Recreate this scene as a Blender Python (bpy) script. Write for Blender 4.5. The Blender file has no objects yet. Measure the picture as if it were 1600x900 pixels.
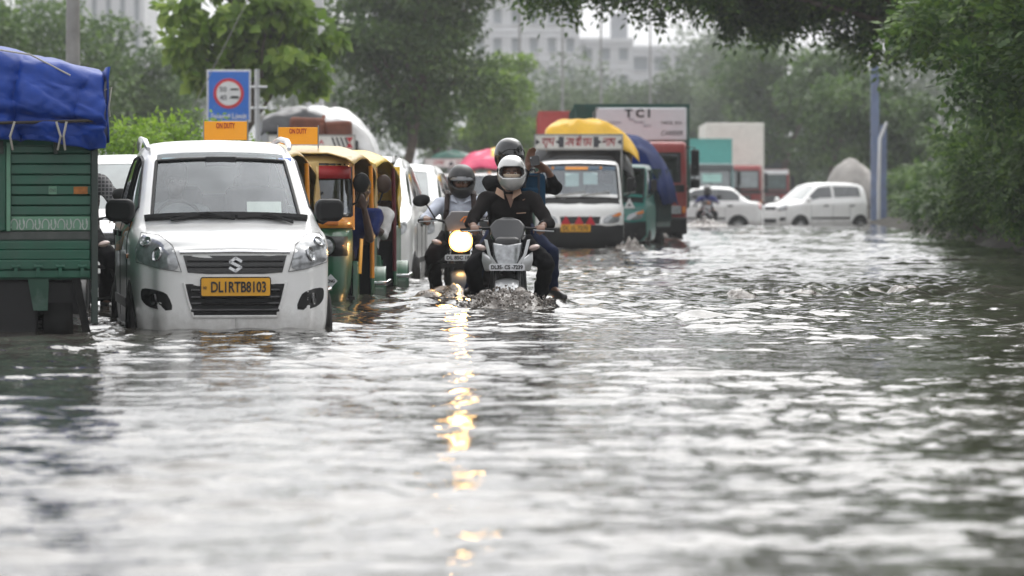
import bpy, bmesh, math, random
import numpy as np
from mathutils import Vector, Matrix, Euler
from mathutils.bvhtree import BVHTree

S = bpy.context.scene
COL = S.collection
rng = np.random.default_rng(7)
random.seed(7)
R = math.radians
PI = math.pi

# ------------------------------------------------------------------ camera
LENS, SENSOR = 130.0, 36.0
F = LENS / SENSOR * 1600.0          # focal length in photograph pixels
CAMH, HORIZON = 0.94, 305.0         # metres above the flood water, horizon row
cam_d = bpy.data.cameras.new('camera')
cam_d.lens, cam_d.sensor_width = LENS, SENSOR
cam_d.shift_y = -(450 - HORIZON) / 1600.0
cam_d.clip_start, cam_d.clip_end = 0.5, 3000
cam_d.dof.use_dof = True
cam_d.dof.focus_distance = 29.5
cam_d.dof.aperture_fstop = 3.2
cam = bpy.data.objects.new('camera', cam_d)
COL.objects.link(cam)
cam.location = (0, 0, CAMH)
cam.rotation_euler = (R(90), 0, 0)
S.camera = cam
S.render.resolution_x, S.render.resolution_y = 1024, 576

# ------------------------------------------------------------------ overcast sky and soft sun
SUN_EL, SUN_AZ = R(52), R(18)      # azimuth from north (+Y), clockwise
w = bpy.data.worlds.new('World')
S.world = w
w.use_nodes = True
nt = w.node_tree
nt.nodes.clear()
out = nt.nodes.new('ShaderNodeOutputWorld')
bg = nt.nodes.new('ShaderNodeBackground')
sky = nt.nodes.new('ShaderNodeTexSky')
sky.sky_type = 'NISHITA'
sky.sun_disc = False
sky.sun_elevation, sky.sun_rotation = SUN_EL, SUN_AZ
sky.air_density, sky.dust_density, sky.ozone_density = 1.6, 6.0, 1.0
hs = nt.nodes.new('ShaderNodeHueSaturation')
hs.inputs['Saturation'].default_value = 0.10
mx = nt.nodes.new('ShaderNodeMix'); mx.data_type = 'RGBA'
mx.inputs[0].default_value = 0.5
mx.inputs[7].default_value = (8.8, 8.9, 9.2, 1)      # even cloud layer
nt.links.new(sky.outputs[0], hs.inputs['Color'])
nt.links.new(hs.outputs[0], mx.inputs[6])
nt.links.new(mx.outputs[2], bg.inputs['Color'])
bg.inputs['Strength'].default_value = 0.11
nt.links.new(bg.outputs[0], out.inputs['Surface'])
sun_d = bpy.data.lights.new('sun', 'SUN')
sun_d.energy, sun_d.angle, sun_d.color = 0.8, R(80), (1, 0.97, 0.92)
sun = bpy.data.objects.new('sun', sun_d)
COL.objects.link(sun)
_d = Vector((math.sin(SUN_AZ) * math.cos(SUN_EL), math.cos(SUN_AZ) * math.cos(SUN_EL), math.sin(SUN_EL)))
sun.rotation_euler = _d.to_track_quat('Z', 'Y').to_euler()
S.view_settings.view_transform = 'Standard'
S.view_settings.look = 'None'
S.view_settings.gamma = 1
S.view_settings.exposure = 0.88
S.cycles.max_bounces = 8
S.cycles.transparent_max_bounces = 16
S.cycles.volume_bounces = 0
S.cycles.caustics_reflective = False
S.cycles.caustics_refractive = False
S.cycles.sample_clamp_indirect = 6.0
S.cycles.use_denoising = True

# ------------------------------------------------------------------ helpers: objects
def at(px, py, Y):
    'world point seen at photograph pixel (px, py) at distance Y'
    return Vector(((px - 800) / F * Y, Y, CAMH - (py - HORIZON) / F * Y))

def tag(o, label=None, cat=None, group=None, kind=None):
    if label: o['label'] = label
    if cat: o['category'] = cat
    if group: o['group'] = group
    if kind: o['kind'] = kind
    return o

def thing(name, label, cat, loc=(0, 0, 0), rz=0, group=None):
    o = bpy.data.objects.new(name, None)
    o.empty_display_size = 0.2
    COL.objects.link(o)
    o.location = loc
    o.rotation_euler = (0, 0, rz)
    return tag(o, label, cat, group)

def mesh_obj(name, me, parent=None, loc=None, rot=None):
    o = bpy.data.objects.new(name, me)
    COL.objects.link(o)
    if parent is not None: o.parent = parent
    if loc is not None: o.location = loc
    if rot is not None: o.rotation_euler = rot
    return o

def kids(o):
    return [c for c in KIDS.get(o.name, [])] if False else list(o.children)

def copy_tree(o, parent=None):
    c = o.copy(); COL.objects.link(c)
    if parent is not None: c.parent = parent
    for ch in list(o.children): copy_tree(ch, c)
    return c

# ------------------------------------------------------------------ helpers: materials
MATS = {}
def mat(name, base, rough=0.5, metal=0.0, var=0.12, scale=6.0, bump=0.0, bscale=60.0, coat=0.0, spec=0.5,
        emit=None, estr=0.0, mud=0.0, dirt=0.0, dirtcol=(0.16, 0.13, 0.10), obj=True, trans=0.0, alpha=1.0):
    if name in MATS: return MATS[name]
    m = bpy.data.materials.new(name); m.use_nodes = True
    n = m.node_tree; p = n.nodes['Principled BSDF']
    tc = n.nodes.new('ShaderNodeTexCoord')
    nz = n.nodes.new('ShaderNodeTexNoise'); nz.inputs['Scale'].default_value = scale
    nz.inputs['Detail'].default_value = 5
    n.links.new(tc.outputs['Object'], nz.inputs['Vector'])
    rp = n.nodes.new('ShaderNodeMapRange')
    rp.inputs[1].default_value, rp.inputs[2].default_value = 0.3, 0.7
    rp.inputs[3].default_value, rp.inputs[4].default_value = 1 - var, 1 + var
    n.links.new(nz.outputs[0], rp.inputs[0])
    ml = n.nodes.new('ShaderNodeVectorMath'); ml.operation = 'SCALE'
    ml.inputs[0].default_value = base
    n.links.new(rp.outputs[0], ml.inputs['Scale'])
    col = ml.outputs[0]
    if dirt > 0:
        n2 = n.nodes.new('ShaderNodeTexNoise'); n2.inputs['Scale'].default_value = 2.6; n2.inputs['Detail'].default_value = 9
        n2.inputs['Roughness'].default_value = 0.7
        n.links.new(tc.outputs['Object'], n2.inputs['Vector'])
        r2 = n.nodes.new('ShaderNodeMapRange')
        r2.inputs[1].default_value, r2.inputs[2].default_value = 0.46, 0.72
        r2.inputs[3].default_value, r2.inputs[4].default_value = 0, dirt
        n.links.new(n2.outputs[0], r2.inputs[0])
        mm = n.nodes.new('ShaderNodeMix'); mm.data_type = 'RGBA'
        n.links.new(r2.outputs[0], mm.inputs[0]); n.links.new(col, mm.inputs[6])
        mm.inputs[7].default_value = (*dirtcol, 1)
        col = mm.outputs[2]
    if mud > 0:                                          # dried silt splashed on the lower panels
        sp = n.nodes.new('ShaderNodeSeparateXYZ'); n.links.new(tc.outputs['Object'], sp.inputs[0])
        n3 = n.nodes.new('ShaderNodeTexNoise'); n3.inputs['Scale'].default_value = 7; n3.inputs['Detail'].default_value = 8; n3.inputs['Roughness'].default_value = 0.75
        n.links.new(tc.outputs['Object'], n3.inputs['Vector'])
        hz_ = n.nodes.new('ShaderNodeMapRange'); hz_.inputs[1].default_value, hz_.inputs[2].default_value = 0.62, 0.27
        hz_.inputs[3].default_value, hz_.inputs[4].default_value = -0.25, 0.55
        n.links.new(sp.outputs[2], hz_.inputs[0])
        a_ = n.nodes.new('ShaderNodeMath'); a_.operation = 'ADD'; n.links.new(hz_.outputs[0], a_.inputs[0]); n.links.new(n3.outputs[0], a_.inputs[1])
        r3 = n.nodes.new('ShaderNodeMapRange'); r3.inputs[1].default_value, r3.inputs[2].default_value = 0.62, 1.05
        r3.inputs[3].default_value, r3.inputs[4].default_value = 0, mud
        n.links.new(a_.outputs[0], r3.inputs[0])
        m3 = n.nodes.new('ShaderNodeMix'); m3.data_type = 'RGBA'; m3.inputs[7].default_value = (0.17, 0.14, 0.11, 1)
        n.links.new(r3.outputs[0], m3.inputs[0]); n.links.new(col, m3.inputs[6]); col = m3.outputs[2]
    n.links.new(col, p.inputs['Base Color'])
    p.inputs['Roughness'].default_value = rough
    p.inputs['Metallic'].default_value = metal
    p.inputs['Specular IOR Level'].default_value = spec
    p.inputs['Coat Weight'].default_value = coat
    p.inputs['Coat Roughness'].default_value = 0.06
    if trans: p.inputs['Transmission Weight'].default_value = trans
    if alpha < 1: p.inputs['Alpha'].default_value = alpha
    if emit:
        p.inputs['Emission Color'].default_value = (*emit, 1)
        p.inputs['Emission Strength'].default_value = estr
    if bump > 0:
        nb = n.nodes.new('ShaderNodeTexNoise'); nb.inputs['Scale'].default_value = bscale; nb.inputs['Detail'].default_value = 4
        n.links.new(tc.outputs['Object'], nb.inputs['Vector'])
        b = n.nodes.new('ShaderNodeBump'); b.inputs['Strength'].default_value = bump; b.inputs['Distance'].default_value = 0.02
        n.links.new(nb.outputs[0], b.inputs['Height'])
        n.links.new(b.outputs[0], p.inputs['Normal'])
    MATS[name] = m
    return m

def glass(name, tint=(0.75, 0.82, 0.8), refl=0.12, rough=0.02):
    'thin vehicle glass: tinted see-through plus mirror reflection by angle'
    if name in MATS: return MATS[name]
    m = bpy.data.materials.new(name); m.use_nodes = True
    n = m.node_tree; n.nodes.clear()
    o = n.nodes.new('ShaderNodeOutputMaterial'); mixs = n.nodes.new('ShaderNodeMixShader')
    tr = n.nodes.new('ShaderNodeBsdfTransparent'); tr.inputs[0].default_value = (*tint, 1)
    gl = n.nodes.new('ShaderNodeBsdfGlossy'); gl.inputs['Roughness'].default_value = rough
    gl.inputs[0].default_value = (0.9, 0.95, 1, 1)
    lw = n.nodes.new('ShaderNodeLayerWeight'); lw.inputs[0].default_value = 0.35
    tc = n.nodes.new('ShaderNodeTexCoord'); nz = n.nodes.new('ShaderNodeTexNoise'); nz.inputs['Scale'].default_value = 5
    nz.inputs['Detail'].default_value = 6
    n.links.new(tc.outputs['Object'], nz.inputs['Vector'])
    mr = n.nodes.new('ShaderNodeMapRange'); mr.inputs[1].default_value = 0; mr.inputs[2].default_value = 1
    mr.inputs[3].default_value = refl; mr.inputs[4].default_value = min(1, refl + 0.75)
    pw = n.nodes.new('ShaderNodeMath'); pw.operation = 'POWER'; pw.inputs[1].default_value = 3.0
    lw.inputs[0].default_value = 0.5
    n.links.new(lw.outputs['Facing'], pw.inputs[0]); n.links.new(pw.outputs[0], mr.inputs[0])
    ad = n.nodes.new('ShaderNodeMath'); ad.operation = 'MULTIPLY_ADD'; ad.inputs[1].default_value = 0.06; ad.use_clamp = True
    n.links.new(nz.outputs[0], ad.inputs[0]); n.links.new(mr.outputs[0], ad.inputs[2])
    n.links.new(ad.outputs[0], mixs.inputs[0]); n.links.new(tr.outputs[0], mixs.inputs[1]); n.links.new(gl.outputs[0], mixs.inputs[2])
    n.links.new(mixs.outputs[0], o.inputs[0])
    MATS[name] = m
    return m

def leafmat(name, c0, c1, c2, trans=0.35, rough=0.5):
    if name in MATS: return MATS[name]
    m = bpy.data.materials.new(name); m.use_nodes = True
    n = m.node_tree; p = n.nodes['Principled BSDF']
    g = n.nodes.new('ShaderNodeNewGeometry')
    tc = n.nodes.new('ShaderNodeTexCoord'); nz = n.nodes.new('ShaderNodeTexNoise'); nz.inputs['Scale'].default_value = 0.8
    n.links.new(tc.outputs['Object'], nz.inputs['Vector'])
    av = n.nodes.new('ShaderNodeMath'); av.operation = 'MULTIPLY_ADD'; av.inputs[1].default_value = 0.55
    n.links.new(g.outputs['Random Per Island'], av.inputs[0])
    s2 = n.nodes.new('ShaderNodeMath'); s2.operation = 'MULTIPLY_ADD'; s2.inputs[1].default_value = 1.4; s2.inputs[2].default_value = -0.48
    n.links.new(nz.outputs[0], s2.inputs[0]); n.links.new(s2.outputs[0], av.inputs[2])
    r = n.nodes.new('ShaderNodeValToRGB')
    r.color_ramp.elements[0].color = (*c0, 1); r.color_ramp.elements[1].color = (*c2, 1)
    e = r.color_ramp.elements.new(0.5); e.color = (*c1, 1)
    n.links.new(av.outputs[0], r.inputs[0])
    n.links.new(r.outputs[0], p.inputs['Base Color'])
    p.inputs['Roughness'].default_value = rough
    p.inputs['Specular IOR Level'].default_value = 0.35
    t = n.nodes.new('ShaderNodeBsdfTranslucent'); n.links.new(r.outputs[0], t.inputs[0])
    ms = n.nodes.new('ShaderNodeMixShader'); ms.inputs[0].default_value = trans
    o = n.nodes['Material Output']
    n.links.new(p.outputs[0], ms.inputs[1]); n.links.new(t.outputs[0], ms.inputs[2]); n.links.new(ms.outputs[0], o.inputs[0])
    MATS[name] = m
    return m

# ------------------------------------------------------------------ helpers: mesh builder
class MB:
    def __init__(self):
        self.v, self.f, self.mi, self.M, self.cur = [], [], [], Matrix.Identity(4), 0
    def add(self, vs, fs):
        b = len(self.v)
        M = self.M
        self.v.extend([tuple(M @ Vector(p)) for p in vs])
        for f in fs:
            self.f.append([b + i for i in f]); self.mi.append(self.cur)
        return self
    def box(self, c, s, rot=None):
        x, y, z = s[0] / 2, s[1] / 2, s[2] / 2
        q = [Vector((a * x, b * y, d * z)) for d in (-1, 1) for b in (-1, 1) for a in (-1, 1)]
        if rot is not None:
            E = Euler(rot).to_matrix(); q = [E @ p for p in q]
        c = Vector(c)
        return self.add([p + c for p in q], [(0, 2, 3, 1), (4, 5, 7, 6), (0, 1, 5, 4), (2, 6, 7, 3), (0, 4, 6, 2), (1, 3, 7, 5)])
    def span(self, x0, x1, y0, y1, z0, z1):
        return self.box(((x0 + x1) / 2, (y0 + y1) / 2, (z0 + z1) / 2), (abs(x1 - x0), abs(y1 - y0), abs(z1 - z0)))
    def loft(self, loops, closed=True, cap0=True, cap1=True):
        n = len(loops[0]); vs = [p for l in loops for p in l]; fs = []
        for i in range(len(loops) - 1):
            for j in range(n if closed else n - 1):
                k = (j + 1) % n
                fs.append((i * n + j, i * n + k, (i + 1) * n + k, (i + 1) * n + j))
        if cap0: fs.append(tuple(range(n - 1, -1, -1)))
        if cap1: fs.append(tuple(range((len(loops) - 1) * n, len(loops) * n)))
        return self.add(vs, fs)
    def tube(self, pts, r, n=8, closed=False):
        pts = [Vector(p) for p in pts]; m = len(pts)
        rs = r if isinstance(r, (list, tuple)) else [r] * m
        loops = []; up = None
        for i in range(m):
            a = pts[(i - 1) % m] if (i > 0 or closed) else pts[i]
            b = pts[(i + 1) % m] if (i < m - 1 or closed) else pts[i]
            t = (b - a)
            if t.length < 1e-9: t = Vector((0, 0, 1))
            t.normalize()
            if up is None:
                up = Vector((0, 0, 1)) if abs(t.z) < 0.9 else Vector((1, 0, 0))
            s = t.cross(up)
            if s.length < 1e-6: s = t.cross(Vector((1, 0, 0.3)))
            s.normalize(); up = s.cross(t).normalized()
            loops.append([pts[i] + rs[i] * (math.cos(2 * PI * k / n) * s + math.sin(2 * PI * k / n) * up) for k in range(n)])
        if closed: loops.append(loops[0])
        return self.loft(loops, True, not closed, not closed)
    def cyl(self, a, b, r0, r1=None, n=14):
        return self.tube([a, b], [r0, r0 if r1 is None else r1], n)
    def ell(self, c, r, nu=14, nv=9, rot=None):
        c = Vector(c); E = Euler(rot).to_matrix() if rot is not None else Matrix.Identity(3)
        loops = []
        for i in range(nv + 1):
            th = PI * i / nv; th = min(max(th, 0.02), PI - 0.02)
            loops.append([c + E @ Vector((r[0] * math.sin(th) * math.cos(2 * PI * k / nu), r[1] * math.sin(th) * math.sin(2 * PI * k / nu), -r[2] * math.cos(th))) for k in range(nu)])
        return self.loft(loops)
    def lathe(self, prof, c=(0, 0, 0), axis='Z', n=20, caps=True):
        'prof: list of (radius, height)'
        c = Vector(c); loops = []
        for r, h in prof:
            r = max(r, 1e-4); L = []
            for k in range(n):
                a, b = r * math.cos(2 * PI * k / n), r * math.sin(2 * PI * k / n)
                L.append(c + (Vector((a, b, h)) if axis == 'Z' else Vector((h, a, b)) if axis == 'X' else Vector((b, h, a))))
            loops.append(L)
        return self.loft(loops, True, caps, caps)
    def prism(self, poly, axis, a, b):
        'poly: 2-D outline extruded along axis from a to b'
        def P(u, v, d):
            return (d, u, v) if axis == 'X' else (u, d, v) if axis == 'Y' else (u, v, d)
        return self.loft([[P(u, v, a) for u, v in poly], [P(u, v, b) for u, v in poly]])
    def grid(self, G, thick=None):
        nu, nv = len(G), len(G[0]); vs = [p for row in G for p in row]
        fs = [(i * nv + j, (i + 1) * nv + j, (i + 1) * nv + j + 1, i * nv + j + 1) for i in range(nu - 1) for j in range(nv - 1)]
        return self.add(vs, fs)
    def build(self, name, m=None, parent=None, bevel=0, smooth=35, solid=0, sub=0, loc=None, rot=None, seg=2):
        me = bpy.data.meshes.new(name)
        me.from_pydata(self.v, [], self.f)
        ms = m if isinstance(m, (list, tuple)) else [m]
        for x in ms:
            if x is not None: me.materials.append(x)
        if len(ms) > 1: me.polygons.foreach_set('material_index', self.mi)
        bm = bmesh.new(); bm.from_mesh(me); bmesh.ops.recalc_face_normals(bm, faces=bm.faces); bm.to_mesh(me); bm.free()
        if smooth:
            me.polygons.foreach_set('use_smooth', [True] * len(me.polygons))
            me.set_sharp_from_angle(angle=R(smooth))
        o = mesh_obj(name, me, parent, loc, rot)
        if solid:
            k = o.modifiers.new('thickness', 'SOLIDIFY'); k.thickness = solid; k.offset = 0
        if bevel:
            k = o.modifiers.new('edge', 'BEVEL'); k.width = bevel; k.segments = seg; k.limit_method = 'ANGLE'; k.angle_limit = R(40)
            k.harden_normals = False
        if sub:
            k = o.modifiers.new('round', 'SUBSURF'); k.levels = sub; k.render_levels = sub
        return o

def rrect(w, h, r, n=4, cx=0, cy=0):
    pts = []
    for (sx, sy, a0) in ((1, 1, 0), (-1, 1, 90), (-1, -1, 180), (1, -1, 270)):
        for k in range(n + 1):
            a = R(a0 + 90 * k / n)
            pts.append((cx + sx * (w / 2 - r) + r * math.cos(a), cy + sy * (h / 2 - r) + r * math.sin(a)))
    return pts

def np_mesh(name, V, Q, m=None, parent=None, smooth=True):
    'fast mesh from numpy arrays of vertices and quads'
    me = bpy.data.meshes.new(name)
    V = np.asarray(V, np.float32); Q = np.asarray(Q, np.int32)
    k = Q.shape[1]
    me.vertices.add(len(V)); me.vertices.foreach_set('co', V.ravel())
    me.loops.add(Q.size); me.loops.foreach_set('vertex_index', Q.ravel())
    me.polygons.add(len(Q)); me.polygons.foreach_set('loop_start', np.arange(0, Q.size, k, dtype=np.int32))
    if smooth: me.polygons.foreach_set('use_smooth', np.ones(len(Q), bool))
    me.update(calc_edges=True)
    if m is not None: me.materials.append(m)
    return mesh_obj(name, me, parent)

TEXTC = {}
def text(body, size, m, parent, loc, rot=(PI / 2, 0, 0), name='lettering', ext=0.002, width=None, height=None, bold=0.0, shear=0.0, align='CENTER', off=0.0):
    'flat lettering as real mesh, centred at loc, facing -Y by default'
    c = bpy.data.curves.new(name, 'FONT')
    c.body = body; c.size = size; c.extrude = ext; c.align_x = align; c.align_y = 'CENTER'; c.offset = bold; c.shear = shear
    c.resolution_u = 3
    o = bpy.data.objects.new(name, c); COL.objects.link(o)
    dg = bpy.context.evaluated_depsgraph_get()
    me = bpy.data.meshes.new_from_object(o.evaluated_get(dg))
    bpy.data.objects.remove(o); bpy.data.curves.remove(c)
    if len(me.vertices) == 0: return None
    V = np.empty(len(me.vertices) * 3, np.float32); me.vertices.foreach_get('co', V); V = V.reshape(-1, 3)
    lo, hi = V.min(0), V.max(0)
    if align == 'CENTER': V[:, 0] -= (lo[0] + hi[0]) / 2
    V[:, 1] -= (lo[1] + hi[1]) / 2
    if width: V[:, 0] *= width / max(1e-6, hi[0] - lo[0])
    if height: V[:, 1] *= height / max(1e-6, hi[1] - lo[1])
    me.vertices.foreach_set('co', V.ravel()); me.update()
    me.materials.clear(); me.materials.append(m)
    me.name = name
    return mesh_obj(name, me, parent, loc, rot)

def strokes(lines, wd, m, parent, name='lettering', M=None, depth=0.004):
    'hand-painted writing: flat strips along polylines given in (x, z); M places them, facing -Y'
    b = MB()
    if M is not None: b.M = M
    for L in lines:
        for (x0, z0), (x1, z1) in zip(L[:-1], L[1:]):
            d = Vector((x1 - x0, z1 - z0)); l = d.length
            if l < 1e-6: continue
            d /= l; n = Vector((-d.y, d.x)) * wd / 2; e = d * wd * 0.35
            q = [(x0 - e.x + n.x, z0 - e.y + n.y), (x0 - e.x - n.x, z0 - e.y - n.y), (x1 + e.x - n.x, z1 + e.y - n.y), (x1 + e.x + n.x, z1 + e.y + n.y)]
            b.prism(q, 'Y', -depth / 2, depth / 2)
    return b.build(name, m, parent, smooth=0)

# ------------------------------------------------------------------ common materials
def rgb(r, g, b):
    'albedo from an 8-bit sRGB triple'
    f = lambda c: (c / 255 / 12.92) if c / 255 <= 0.04045 else ((c / 255 + 0.055) / 1.055) ** 2.4
    return (f(r), f(g), f(b))
BLACKP = mat('black plastic', (0.008, 0.008, 0.0085), 0.5, var=0.2, bump=0.05, spec=0.3)
GLOSSB = mat('gloss black', (0.006, 0.006, 0.0065), 0.2, var=0.1, coat=0.2)
RUBBER = mat('rubber', (0.010, 0.010, 0.010), 0.8, var=0.25, spec=0.2, dirt=0.4, dirtcol=(0.05, 0.042, 0.034))
CHROME = mat('chrome', (0.75, 0.76, 0.78), 0.12, 1.0, var=0.05)
STEEL = mat('grey steel', (0.35, 0.36, 0.37), 0.35, 0.8, var=0.15, bump=0.05)
SILVERP = mat('silver paint', (0.52, 0.53, 0.54), 0.3, 0.5, var=0.06, coat=0.4)
WHITEP = mat('white paint', (0.80, 0.80, 0.79), 0.28, var=0.03, coat=0.6, mud=0.42, dirt=0.16, dirtcol=(0.42, 0.38, 0.33))
DARKIN = mat('dark cabin trim', (0.010, 0.010, 0.011), 0.8, var=0.2, spec=0.2)
SEATF = mat('grey seat fabric', (0.03, 0.03, 0.033), 0.9, var=0.2, bump=0.2, spec=0.2)
YELLOWPL = mat('yellow plate', (0.76, 0.37, 0.015), 0.45, var=0.06, dirt=0.3, dirtcol=(0.3, 0.2, 0.06))
WHITEPL = mat('white plate', (0.72, 0.73, 0.76), 0.45, var=0.06, dirt=0.2)
INK = mat('black ink', (0.012, 0.012, 0.014), 0.5, var=0.1)
LAMPG = mat('lamp glass', (0.30, 0.31, 0.32), 0.12, 0.35, var=0.35, scale=22, coat=0.8)
AMBER = mat('amber lens', (0.75, 0.22, 0.02), 0.2, var=0.1, coat=0.6)
REDL = mat('red lens', (0.5, 0.02, 0.02), 0.2, var=0.1, coat=0.6)
WINDG = glass('windscreen glass', (0.66, 0.74, 0.73), 0.14)
TAXIG = glass('taxi windscreen glass', (0.86, 0.92, 0.92), 0.03)
TAXISG = glass('taxi side glass', (0.62, 0.68, 0.67), 0.12)
SIDEG = glass('side glass', (0.34, 0.4, 0.39), 0.16)
DARKG = mat('dark window glass', (0.03, 0.035, 0.037), 0.06, var=0.3, scale=3, coat=1.0, spec=0.8)
PALEG = mat('pale sky-lit windscreen', (0.10, 0.13, 0.135), 0.07, var=0.3, scale=3, coat=1.0, spec=1.0)
SKIN = mat('brown skin', (0.17, 0.085, 0.052), 0.5, var=0.15, scale=18, bump=0.05)
SKIND = mat('dark brown skin', (0.055, 0.03, 0.021), 0.5, var=0.15, scale=18)
# ================================================================== SETTING
# ---- ground under the flood: road, verges, rising banks
def smooth01(t):
    t = np.clip(t, 0, 1); return t * t * (3 - 2 * t)
def ground_z(x, y):
    left = smooth01((-4.6 - 0.01 * y - x) / 2.0) * 0.5
    right = smooth01((x - 7.0 - 0.055 * np.clip(y - 50, -60, 200)) / 1.5) * 0.55
    far = smooth01((y - 190) / 20) * 0.6
    return -0.30 + np.maximum(np.maximum(left, right), far)
gx = np.concatenate([np.linspace(-900, -40, 12), np.linspace(-30, 40, 71), np.linspace(50, 900, 12)])
gy = np.concatenate([np.linspace(-60, 180, 121), np.linspace(200, 1400, 13)])
GX, GY = np.meshgrid(gx, gy)
GZ = ground_z(GX, GY) + 0.04 * np.sin(GX * 1.3) * np.sin(GY * 0.7)
def gridquads(nr, nc):
    i = np.arange(nr - 1)[:, None] * nc + np.arange(nc - 1)[None, :]
    return np.stack([i, i + 1, i + nc + 1, i + nc], -1).reshape(-1, 4)
GROUND = mat('wet earth and asphalt', (0.05, 0.047, 0.04), 0.95, spec=0.1, var=0.35, scale=0.7, bump=0.4, bscale=12)
g = np_mesh('ground', np.stack([GX, GY, GZ], -1).reshape(-1, 3), gridquads(len(gy), len(gx)), GROUND)
tag(g, kind='structure')

# ---- flood water: real waves
def make_waves(n=70, seed=3):
    r = np.random.default_rng(seed); W = []
    for i in range(n):
        lam = 0.12 * (2.2 / 0.12) ** r.random() ** 1.15
        th = r.normal(PI / 2 + 0.15, 0.75)              # mainly travelling along the road, widely spread
        slope = 0.0172 * (0.7 + 0.6 * r.random()) * (1.25 if lam < 0.4 else 1.0 if lam < 0.9 else 0.6)
        W.append((2 * PI / lam * math.cos(th), 2 * PI / lam * math.sin(th), slope * lam / (2 * PI), r.random() * 2 * PI, lam))
    return W
WAVES = make_waves()
BOW = [(-0.04, 30.85, 0.20, 0.42), (-0.56, 34.45, 0.10, 0.4), (1.25, 60.8, 0.12, 0.9), (3.1, 74.8, 0.1, 0.9)]   # x, y, height, spread
def water_z(X, Y):
    Z = np.zeros_like(X)
    patch = 0.78 + 0.34 * np.sin(X * 0.75 + 0.9 * np.sin(Y * 0.31)) * np.sin(Y * 0.43 + 0.8 + 0.7 * np.sin(X * 0.9)) + 0.2 * np.sin(X * 2.3 + Y * 0.9) * np.sin(Y * 1.1 - X * 0.7)
    for kx, ky, a, p, lam in WAVES:
        Z += a * np.sin(kx * X + ky * Y + p)
    Z = Z * patch
    Z = Z + 0.35 * np.abs(Z) - 0.006                      # sharper crests, flat troughs
    for bx, by, h, s in BOW:
        d = np.hypot(X - bx, (Y - by) * 0.8)
        Z += h * 0.35 * np.exp(-(d / s) ** 2) + 0.35 * h * np.sin(d * 9.5 / s * 0.42) * np.exp(-d / (3.2 * s)) * 0.6
        vx = np.abs(X - bx) - 0.45 * np.clip(Y - by, 0, 12)     # trailing V wake
        Z += 0.22 * h * np.exp(-(vx / 0.14) ** 2) * np.clip((Y - by) / 1.0, 0, 1) * np.exp(-np.clip(Y - by, 0, 99) / 5)
    boil = np.exp(-((X - 3.1 - 0.02 * Y) / 1.7) ** 2 - ((Y - 36.5) / 3.2) ** 2)
    Z += boil * 0.035 * (np.sin(X * 7 + Y * 2.3) * np.sin(Y * 4.1 - X * 3.0) + 0.6 * np.sin(X * 13 - Y * 6))
    return Z
ys = [5.0]
while ys[-1] < 150:
    y = ys[-1]; ys.append(y + min(max(0.022, 0.022 * (y / 14.0) ** 1.15), 0.35))
ys = np.array([-30, -20, -12, -6, -2, 0, 2, 3.5] + ys + [165, 190, 215])
hw = 800 / F * 1.16
us = np.concatenate([-np.geomspace(14, 1.06, 26), np.linspace(-1, 1, 300), np.geomspace(1.06, 14, 26)])
Wd = np.clip(np.abs(ys), 9, 90)
WX = us[None, :] * hw * Wd[:, None]; WY = np.repeat(ys[:, None], len(us), 1)
WZ = water_z(WX, WY)
def water_mat():
    m = bpy.data.materials.new('muddy flood water'); m.use_nodes = True
    n = m.node_tree; p = n.nodes['Principled BSDF']
    tc = n.nodes.new('ShaderNodeTexCoord')
    nz = n.nodes.new('ShaderNodeTexNoise'); nz.inputs['Scale'].default_value = 0.35; nz.inputs['Detail'].default_value = 4
    n.links.new(tc.outputs['Object'], nz.inputs['Vector'])
    r = n.nodes.new('ShaderNodeValToRGB')
    r.color_ramp.elements[0].position = 0.3; r.color_ramp.elements[0].color = (0.028, 0.026, 0.021, 1)
    r.color_ramp.elements[1].position = 0.7; r.color_ramp.elements[1].color = (0.085, 0.077, 0.067, 1)
    n.links.new(nz.outputs[0], r.inputs[0]); n.links.new(r.outputs[0], p.inputs['Base Color'])
    p.inputs['Roughness'].default_value = 0.035
    p.inputs['IOR'].default_value = 1.48
    mp = n.nodes.new('ShaderNodeMapping'); mp.inputs['Scale'].default_value = (1, 1.0, 1)
    n.links.new(tc.outputs['Object'], mp.inputs['Vector'])
    n1 = n.nodes.new('ShaderNodeTexNoise'); n1.inputs['Scale'].default_value = 9; n1.inputs['Detail'].default_value = 3
    n1.inputs['Distortion'].default_value = 0.6
    n.links.new(mp.outputs[0], n1.inputs['Vector'])
    b = n.nodes.new('ShaderNodeBump'); b.inputs['Strength'].default_value = 0.35; b.inputs['Distance'].default_value = 0.012
    n.links.new(n1.outputs[0], b.inputs['Height']); n.links.new(b.outputs[0], p.inputs['Normal'])
    return m
WATER = water_mat()
wo = np_mesh('water', np.stack([WX, WY, WZ], -1).reshape(-1, 3), gridquads(len(ys), len(us)), WATER)
tag(wo, kind='structure')

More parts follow.
